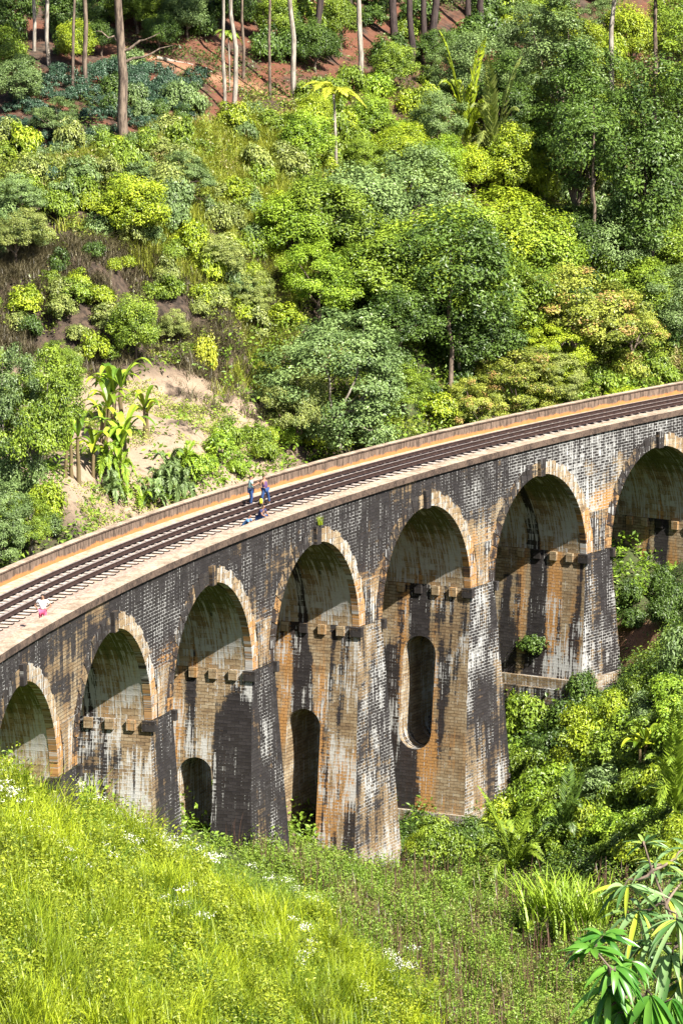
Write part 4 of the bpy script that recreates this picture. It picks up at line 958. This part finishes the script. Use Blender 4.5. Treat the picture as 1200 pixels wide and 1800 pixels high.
P = photo_pts(6500, HG, 210, 420, seed=12); P = P[(fbm(P[:, 0]*.35, P[:, 1]*.35, 37) > .42) & keepout(P, CLR, .05)]
V, F, t = blade_np(G, P, 11, 1.1, .16, .05, .6); stuff_obj('hillside_grass', V, F, t, leafmat('grass_hill', (.09, .13, .012), (.48, .50, .07), .3), 'long yellow-green grass hanging over the bank')
CB = [(-40, 430), (200, 420), (480, 420), (520, 640), (480, 760), (300, 700), (130, 660), (-40, 600)]
P = photo_pts(8000, CB, 210, 420, seed=13); P = P[(fbm(P[:, 0]*.4, P[:, 1]*.4, 39) > .42) & keepout(P, CLR, .1)]
V, F, t = blade_np(G, P, 9, .9, .16, .04, .9); stuff_obj('dry_creepers', V, F, t, leafmat('dry_creeper', (.03, .025, .016), (.20, .17, .09), .15), 'dry brown-green creepers hanging on the cut bank')
CL = [(100, 640), (480, 690), (500, 790), (200, 940), (-40, 1010), (-40, 880)]
P = photo_pts(6000, CL, 210, 300, seed=14); P = P[fbm(P[:, 0]*.3, P[:, 1]*.3, 41) > .61]
V, F, t = weed_np(G, P, 10, .3, .14, .2); stuff_obj('clearing_weeds', V, F, t, leafmat('weed_clearing', (.10, .16, .02), (.42, .46, .08), .3), 'sparse low yellow-green weeds on the pale clearing')
P = photo_pts(2600, [(240, 10), (1100, -20), (900, 160), (560, 170), (300, 210), (60, 300)], 260, 420, seed=15); P = P[fbm(P[:, 0]*.3, P[:, 1]*.3, 43) > .5]
V, F, t = weed_np(G, P, 12, .5, .2, .25); stuff_obj('forest_floor_plants', V, F, t, leafmat('floor_plants', (.03, .06, .015), (.16, .22, .05), .3), 'scattered low plants on the red forest floor')
# valley floor round the piers
P = photo_pts(7000, [(880, 1180), (1200, 1000), (1240, 1560), (900, 1560), (700, 1540), (700, 1420)], 200, 300, seed=16); P = P[keepout(P, [(1075, 1095), (1170, 1090), (1165, 1175), (1085, 1175)], .02)]
V, F, t = weed_np(G, P, 16, .7, .16, .24); stuff_obj('valley_undergrowth', V, F, t, leafmat('valley_plants', (.02, .05, .012), (.12, .20, .03), .3), 'dark green undergrowth at the feet of the right piers')

# plants round the feet of the left piers and under the arches
def band(n, s0, s1, d0, d1, seed):
    r = np.random.default_rng(seed); S = r.uniform(s0, s1, n); D = r.uniform(d0, d1, n); P = bmap(S, D, 0*S); f, rr = W2FR(P[:, 0], P[:, 1]); P[:, 2] = terr(f, rr); return P
P = band(9000, -4.5*PP, 2.6*PP, -14, 1.0, 61); V, F, t = weed_np(G, P, 20, .6, .15, .18); stuff_obj('pier_foot_weeds', V, F, t, leafmat('weed_pier', (.07, .13, .015), (.28, .38, .05), .35), 'green weeds growing up to the feet of the left piers')
P = band(5000, -4.5*PP, 4.5*PP, 1.0, 22, 62); P = P[keepout(P, CLR, .1)]; V, F, t = weed_np(G, P, 18, .9, .3, .26); stuff_obj('arch_undergrowth', V, F, t, leafmat('weed_arch', (.06, .12, .015), (.26, .38, .04), .35), 'green undergrowth behind and under the arches')
# ------------------------------------------------------------------ near leafy plants at the bottom right
def fp(u, y, F):
    """point in the air at forward distance F seen at photo pixel (u,y)"""
    z = zray(F, y); dep = F*math.cos(PITCH)-(z-CAM[2])*math.sin(PITCH); Rr = (u-600)/FPX*dep; X, Y = FR2W(F, Rr); return np.array([X, Y, z])
def big_leaf(P, D, N, Lg, Wd, sag, n=7):
    D = unit(np.array(D, float)); N = np.array(N, float); N = unit(N-D*np.dot(N, D)); Bn = np.cross(N, D); t = np.linspace(0, 1, n)
    c = np.array(P)+D*(Lg*t)[:, None]-np.array([0, 0, 1.])*(sag*Lg*t*t)[:, None]; w_ = Wd*.5*np.sin(PI*np.clip(.03+t*.97, 0, 1))**.75
    V = np.stack([c-Bn*w_[:, None]+N*(w_*.35)[:, None], c, c+Bn*w_[:, None]+N*(w_*.35)[:, None]], 1).reshape(-1, 3); I = np.arange(n*3).reshape(n, 3)
    return V, np.concatenate([np.stack([I[:-1, k], I[1:, k], I[1:, k+1], I[:-1, k+1]], -1) for k in (0, 1)])
def R3(u, d): return np.array([RT[0]*u, RT[1]*u, d])      # sideways / up direction in the world
def leafy(name, label, cat_, F0, stem_uv, clusters, mats, seed):
    rng = np.random.default_rng(seed); foot = fp(stem_uv[0][0], stem_uv[0][1], F0); f, r = W2FR(foot[0], foot[1]); foot[2] = float(terr(f, r))
    e = empty(name, tuple(foot)); tag(e, label, cat_); parts = []
    main = [foot-np.array([0, 0, .3])]+[fp(u, y, F0+rng.normal()*.1) for u, y in stem_uv]; parts.append(tube_np(main, np.linspace(.022, .005, len(main)), 7))
    lv = []; ti = []
    for (u, y, n, Lg, Wd, spread, dz, Fo) in clusters:
        c = fp(u, y, F0+Fo); k = min(range(1, len(main)), key=lambda i: np.linalg.norm(main[i]-c)); p = wiggle(rng, main[k], c, 5, .02); parts.append(tube_np(p, np.linspace(.014, .005, 5), 5))
        for i in range(int(n*2.6)):
            a = rng.uniform(0, 2*PI); s = rng.uniform(0, 1); b = p[-1]*(1-s*.35)+p[-3]*(s*.35)
            D = np.array([FW[0]*math.sin(a)*.6+RT[0]*math.cos(a), FW[1]*math.sin(a)*.6+RT[1]*math.cos(a), dz+rng.normal()*.25])
            l = .82*Lg*rng.uniform(.6, 1.2); Wd_ = Wd*.66; lv.append(big_leaf(b, D, unit(rng.normal(size=3)*.35+np.array([-FW[0]*.4, -FW[1]*.4, 1.0])), l, Wd_*rng.uniform(.8, 1.15), spread*rng.uniform(.4, 1.4))); ti.append(rng.random())
    O = np.array(foot)
    V, F = cat(parts); link('stem', np_mesh('stem', V-O, F, smooth=True), B['brown'], e)
    V, F = cat(lv); link('leaves', np_mesh('leaves', V-O, F, {'tint': np.repeat(ti, 21), 'tint2': np.repeat(rng.random(len(ti)), 21)}, smooth=True), mats, e)
    return e
LN1 = leafmat('leaf_near_bluegreen', (.06, .15, .035), (.26, .40, .16), .35, .35, c3=(.42, .50, .05))
LN2 = leafmat('leaf_near_green', (.03, .13, .015), (.17, .36, .045), .35, .3)
leafy('leafy_sapling', 'near sapling with long narrow blue-green leaves at the right edge', 'sapling', 33,
      [(1235, 1900), (1215, 1760), (1195, 1660), (1170, 1590), (1145, 1530), (1130, 1480)],
      [(1130, 1485, 6, .22, .035, .4, .5, 0), (1150, 1520, 9, .28, .045, .5, .2, .1), (1095, 1560, 8, .34, .055, .5, -.1, -.1), (1165, 1570, 10, .34, .06, .6, 0, .2), (1120, 1600, 8, .34, .06, .6, -.3, 0), (1190, 1620, 10, .36, .06, .7, -.2, -.2),
       (1140, 1650, 8, .34, .06, .8, -.3, .2), (1180, 1680, 10, .36, .065, .8, -.4, 0), (1195, 1540, 9, .34, .055, .6, .1, .2), (1210, 1490, 8, .3, .05, .6, .2, .2), (1200, 1730, 8, .36, .06, .8, -.5, .1)], LN1, 3)
leafy('broad_leaved_sapling', 'near sapling with broad drooping glossy green leaves in the bottom right corner', 'sapling', 30,
      [(1180, 1960), (1160, 1850), (1150, 1780), (1120, 1745), (1070, 1700), (1045, 1670)],
      [(1040, 1670, 9, .26, .075, .5, .1, 0), (1060, 1645, 8, .26, .075, .5, .2, .1), (1080, 1700, 9, .26, .075, .8, -.2, -.1), (1065, 1735, 9, .28, .08, .9, -.5, 0), (1110, 1745, 9, .30, .085, 1.0, -.8, .1), (1145, 1750, 9, .30, .085, 1.0, -.9, -.1),
       (1180, 1755, 9, .30, .085, 1.0, -.9, .1), (1110, 1690, 8, .26, .075, .7, -.1, .15), (1085, 1780, 8, .30, .085, 1.1, -1.0, 0), (1150, 1800, 8, .30, .085, 1.0, -.8, 0), (1035, 1790, 6, .28, .08, .9, -.5, 0)], LN2, 4)
# ------------------------------------------------------------------ people
skin_m = simple('skin', (.20, .10, .06), (.30, .17, .11), 8, .6); hair_m = simple('hair', (.008, .006, .005), (.02, .015, .012), 30, .5)
def cloth(name, c): return simple(name, tuple(v*.8 for v in c), c, 20, .85)
def skin_obj(name, V, E, Rd, mat, parent, root=0, lev=1):
    me = bpy.data.meshes.new(name); me.from_pydata([tuple(v) for v in V], E, []); o = bpy.data.objects.new(name, me); C.objects.link(o)
    m = o.modifiers.new('s', 'SKIN'); sv = me.skin_vertices[0].data if me.skin_vertices else None
    if sv is None:
        me.attributes  # ensure layer
        bm = bmesh.new(); bm.from_mesh(me); bm.verts.layers.skin.verify(); bm.to_mesh(me); bm.free(); sv = me.skin_vertices[0].data
    for i, r in enumerate(Rd): sv[i].radius = (r, r) if not isinstance(r, tuple) else r; sv[i].use_root = (i == root)
    s = o.modifiers.new('d', 'SUBSURF'); s.levels = s.render_levels = lev
    bpy.context.view_layer.update(); dg = bpy.context.evaluated_depsgraph_get(); out = bpy.data.meshes.new_from_object(o.evaluated_get(dg))
    bpy.data.objects.remove(o); out.name = name; out.materials.clear()
    for p in out.polygons: p.use_smooth = True
    return link(name, out, mat, parent)
def person(label, pos, face, J, shirt, legs, shoe, legfrac=1.0, sleeve=True, group='people on the viaduct', extra=None):
    """J: joints (x right of the body, y forward, z up) from the point between the feet"""
    e = empty('person', tuple(pos), -face); tag(e, label, 'person', group)
    j = {k: np.array(v, float) for k, v in J.items()}
    names = ['pelvis', 'waist', 'chest', 'neck', 'head0', 'head1', 'head2']; up = unit(j['neck']-j['chest']); hd = j.get('hd', np.array([0, 0, 1.])); hf = j.get('hf', np.array([0, 1., 0]))
    j['head0'] = j['neck']+hd*.05; j['head1'] = j['neck']+hd*.12+hf*.015; j['head2'] = j['neck']+hd*.19+hf*.01
    V = [j[n] for n in names]; Rd = [.125, .115, .135, .055, .075, .092, .075]; E = [(i, i+1) for i in range(6)]; ix = dict(zip(names, range(7)))
    def add(n, p, r, par): V.append(np.array(p, float)); Rd.append(r); E.append((par, len(V)-1)); ix[n] = len(V)-1; return len(V)-1
    add('nose', j['head1']+hf*.105-hd*.01, .016, ix['head1'])
    for s, S in ((-1, 'l'), (1, 'r')):
        a = add('sh'+S, j['sh'+S], .055, ix['chest']); b = add('el'+S, j['el'+S], .042, a); w_ = add('wr'+S, j['wr'+S], .028, b)
        d = unit(j['wr'+S]-j['el'+S]); sd_ = unit(np.cross(d, np.array([.3, .1, 1.]))); h = add('pa'+S, j['wr'+S]+d*.06, .034, w_)
        for q, (off, ln) in enumerate(((-.03, .065), (-.01, .078), (.01, .073), (.03, .055))):
            f1 = add('f', V[h]+d*.045+sd_*off, .010, h); add('f', V[f1]+d*ln*.5+np.array([0, 0, -.01]), .009, f1)
        add('th', j['wr'+S]+d*.045+sd_*.055, .011, w_)
        a = add('hp'+S, j['hp'+S], .09, ix['pelvis']); b = add('kn'+S, j['kn'+S], .058, a); c = add('an'+S, j['an'+S], .040, b)
        add('to'+S, j['to'+S], .035, c)
    skin_obj('body', V, E, Rd, skin_m, e)
    T = ['pelvis', 'waist', 'chest']; SV = [j[n] for n in T]+[j['chest']*.25+j['neck']*.75]; SE = [(0, 1), (1, 2), (2, 3)]; SR = [.152, .145, .160, .075]
    if sleeve:
        for S in 'lr':
            SV += [j['sh'+S], j['sh'+S]*.45+j['el'+S]*.55]; SR += [.075, .065]; k = len(SV); SE += [(2, k-2), (k-2, k-1)]
    skin_obj('shirt', SV, SE, SR, shirt, e)
    LV = [j['pelvis']+np.array([0, 0, -.01])]; LR = [.148]; LE = []
    for S in 'lr':
        k = len(LV); LV += [j['hp'+S], j['kn'+S]*legfrac+j['hp'+S]*(1-legfrac)]; LR += [.108, .078]; LE += [(0, k), (k, k+1)]
        if legfrac >= 1: LV.append(j['an'+S]+np.array([0, 0, .03])); LR.append(.058); LE.append((k+1, k+2))
    skin_obj('shorts' if legfrac < 1 else 'trousers', LV, LE, LR, legs, e)
    skin_obj('hair', [j['head1']+hd*.045-hf*.03, j['head2']+hd*.01-hf*.012], [(0, 1)], [.135, .115], hair_m, e)
    for S in 'lr':
        skin_obj('shoe', [j['an'+S]-np.array([0, 0, .03]), j['to'+S]], [(0, 1)], [.052, .043], shoe, e)
    if extra: extra(e, j)
    return e
def plane_pt(u, y, z):
    F = (CAM[2]-z)/math.tan(ang(y)); p = fp(u, y, F); return (p[0], p[1], z)
def up_j(w=.18, lean=0, arm='down', step=.12, H=1.55):
    k = H/1.7; J = dict(pelvis=(0, 0, .93*k), waist=(0, lean*.3, 1.08*k), chest=(0, lean*.7, 1.28*k), neck=(0, lean, 1.45*k))
    for s, S in ((-1, 'l'), (1, 'r')):
        J['hp'+S] = (s*.09*k, 0, .88*k); J['kn'+S] = (s*step, .03, .48*k); J['an'+S] = (s*step*1.05, -.02, .08*k); J['to'+S] = (s*step*1.15, .13, .035)
        J['sh'+S] = (s*w, lean*.9, 1.38*k)
        if arm == 'down': J['el'+S] = (s*(w+.06), lean*.9, 1.10*k); J['wr'+S] = (s*(w+.05), lean+.08, .86*k)
        if arm == 'hips': J['el'+S] = (s*(w+.20), -.05, 1.14*k); J['wr'+S] = (s*(w+.02), .06, 1.00*k)
        if arm == 'front': J['el'+S] = (s*(w+.05), lean+.08, 1.12*k); J['wr'+S] = (s*.07, lean+.34, 1.24*k)
    return J
AZR = math.atan2(RT[0], RT[1])            # facing angle (clockwise from +Y) towards the right of the picture
AZB = YAW; AZC = YAW+PI
white = cloth('white_cloth', (.75, .76, .78)); denim = cloth('blue_denim', (.025, .06, .17)); pink = cloth('pink_cloth', (.75, .10, .20)); plum = cloth('purple_cloth', (.10, .05, .14)); teal = cloth('pale_teal_cloth', (.35, .55, .52))
blue = cloth('light_blue_cloth', (.08, .20, .40)); navy = cloth('navy_cloth', (.03, .035, .10)); shoew = cloth('white_shoe', (.7, .7, .7)); shoed = cloth('dark_shoe', (.05, .03, .03)); yell = cloth('yellow_cloth', (.65, .60, .03))
def stripe(e, j):
    c = j['waist']*.5+j['chest']*.5; skin_obj('shirt_stripe', [c+np.array([-.09, 0, .03]), c+np.array([.09, 0, .03])], [(0, 1)], [.135, .135], navy, e)
person('person in white shirt with dark stripe and pink shorts, hands on hips', plane_pt(76, 1107, -.655), AZC+.15, up_j(arm='hips', H=1.6), white, pink, shoew, .75, extra=stripe)
person('person in pale teal shirt and blue jeans standing on the track with raised hands', plane_pt(441, 889, -.53), AZR-.2, up_j(arm='front', H=1.58, step=.09), teal, denim, shoew)
J = up_j(arm='front', H=1.56, step=.20, lean=.06); J['knr'] = (.30, .05, .46); J['anr'] = (.36, .02, .09); J['tor'] = (.40, .16, .035)
person('person in dark purple vest and blue jeans standing with legs apart on the track', plane_pt(466, 888, -.53), AZR+PI+.7, J, plum, denim, shoed, sleeve=False)
def crouch(lean=.25, H=1.0):
    J = dict(pelvis=(0, -.12, .30), waist=(0, -.06, .42), chest=(0, lean*.6, .62), neck=(0, lean, .78))
    for s, S in ((-1, 'l'), (1, 'r')):
        J['hp'+S] = (s*.10, -.10, .28); J['kn'+S] = (s*.16, .28, .46); J['an'+S] = (s*.15, .12, .08); J['to'+S] = (s*.16, .26, .04); J['sh'+S] = (s*.19, lean*.85, .72); J['el'+S] = (s*.24, lean+.12, .50); J['wr'+S] = (s*.12, lean+.28, .42)
    return J
person('person in light blue shirt crouching low beside the near coping', plane_pt(431, 938, -.655), AZR+.3, crouch(.22), blue, navy, shoed)
person('person in navy top crouching on the sleeper ends at the feet of the standing two', plane_pt(459, 921, -.655), AZR+.6, crouch(.12), navy, denim, shoed)
# yellow bag beside the person in the vest
b = plane_pt(459, 890, -.53); be = empty('bag', b); tag(be, 'yellow and black bag on the track beside the person in the purple vest', 'bag')
skin_obj('bag_body', [(0, 0, .12), (0, 0, .42)], [(0, 1)], [(.13, .10), (.11, .08)], yell, be); skin_obj('strap', [(.05, -.10, .15), (.05, -.15, .3), (.05, -.09, .45)], [(0, 1), (1, 2)], [.02, .02, .02], shoed, be)
# ------------------------------------------------------------------ beyond 300 shrubs: the smallest ones become one mass
shr = sorted([o for o in PLACED if o[0].name.startswith('shrub')], key=lambda o: -o[5]*(1 if o[4] > 60 else .6)); extra_ = [o for o in shr[294:] if not o[7]]
bpy.context.view_layer.update()
mats = []; Vs = []; Fs_ = []; t1 = []; t2 = []; mi = []; o_ = 0; cache = {}
for o in extra_:
    for ch in list(o[0].children):
        if ch.name.startswith('foliage'):
            me_ = ch.data
            if me_.name not in cache:
                n_ = len(me_.vertices); v = np.empty(n_*3, np.float32); me_.vertices.foreach_get('co', v); f_ = np.empty(len(me_.loops), np.int32); me_.loops.foreach_get('vertex_index', f_)
                a1 = np.empty(n_, np.float32); me_.attributes['tint'].data.foreach_get('value', a1); a2 = np.empty(n_, np.float32); me_.attributes['tint2'].data.foreach_get('value', a2); cache[me_.name] = (v.reshape(-1, 3), f_.reshape(-1, 4), a1, a2)
            v, f_, a1, a2 = cache[me_.name]; mw = np.array(ch.matrix_world)
            m_ = ch.material_slots[0].material
            if m_ not in mats: mats.append(m_)
            Vs.append(v@mw[:3, :3].T+mw[:3, 3]); Fs_.append(f_+o_); o_ += len(v); t1.append(a1); t2.append(a2); mi.append(np.full(len(f_), mats.index(m_), np.int32))
        bpy.data.objects.remove(ch)
    bpy.data.objects.remove(o[0]); PLACED.remove(o)
if Vs:
    me_ = np_mesh('hillside_scrub', np.concatenate(Vs), np.concatenate(Fs_), {'tint': np.concatenate(t1), 'tint2': np.concatenate(t2)}); me_.polygons.foreach_set('material_index', np.concatenate(mi))
    for m_ in mats: me_.materials.append(m_)
    tag(link('hillside_scrub', me_), 'small low green scrub filling the gaps between the larger shrubs', None, None, 'stuff')
# ------------------------------------------------------------------ labels that single out each plant
LM = [(215, 130, 'the bare-limbed trunk'), (592, 240, 'the slender lone palm'), (200, 760, 'the banana plants'), (370, 720, 'the pale clearing'), (790, 620, 'the twin trunks'),
      (455, 850, 'the people on the track'), (360, 120, 'the red earth path'), (358, 600, 'the yellow shrub'), (860, 290, 'the squat palms'), (1070, 150, 'the thick pale trunk'), (600, 660, 'the round olive tree'),
      (100, 500, 'the brown cut bank'), (1000, 620, 'the golden-tipped trees'), (980, 1150, 'the sixth whole arch'), (850, 1400, 'the foot of the fifth pier'), (1125, 1320, 'the valley banana plant'), (1010, 1560, 'the reed clump'),
      (910, 1500, 'the valley palm'), (1180, 1400, 'the right valley palm'), (1110, 1130, 'the bare red mound'), (1160, 790, 'the rightmost arch'), (100, 1000, 'the left parapet'), (1100, 400, 'the dark forest'), (760, 400, 'the big central canopy')]
def lab(o):
    e, noun, colw, u, y, wpx, g_, l_, c_, F = o
    size = 'small' if wpx < 62 else ('medium' if wpx < 105 else ('large' if wpx < 190 else 'very large'))
    c = sorted(LM, key=lambda m: (m[0]-u)**2+(m[1]-y)**2); m = next(x for x in c if (x[0]-u)**2+(x[1]-y)**2 > 100)
    dx, dy = u-m[0], y-m[1]
    rel = ('left of' if dx < 0 else 'right of') if abs(dx) > abs(dy)*1.6 else (('above' if dy < 0 else 'below') if abs(dy) > abs(dx)*1.6 else ('up and ' if dy < 0 else 'down and ')+('left of' if dx < 0 else 'right of'))
    if 'tall' in noun: size = {'small': 'slim', 'medium': 'stout'}.get(size, 'stout') if wpx >= 10 else 'slim'; colw = 'straight'
    return '%s %s %s %s %s' % (size, colw, noun, rel, m[2])
seen = {}
for o in PLACED:
    if not o[7]: seen.setdefault(lab(o), []).append(o)
ORD = ['leftmost', 'second', 'third', 'fourth', 'fifth', 'sixth', 'seventh', 'eighth']
for l, os_ in seen.items():
    if len(os_) == 1: os_[0][7] = l; continue
    os_.sort(key=lambda o: o[3])
    for i, o in enumerate(os_):
        o[7] = ('leftmost %s' % l) if i == 0 else (('rightmost %s' % l) if i == len(os_)-1 else '%s-from-left %s' % (ORD[min(i, 7)], l))
CATS = {'broadleaf tree': 'tree', 'shrub': 'shrub', 'tea bush': 'tea bush', 'palm tree': 'palm', 'banana plant': 'banana plant', 'leafy fern': 'fern', 'reed clump': 'reeds'}
for o in PLACED:
    e, noun, colw, u, y, wpx, g_, l_, c_, F = o
    tag(e, l_, c_ or CATS.get(noun, noun), g_)
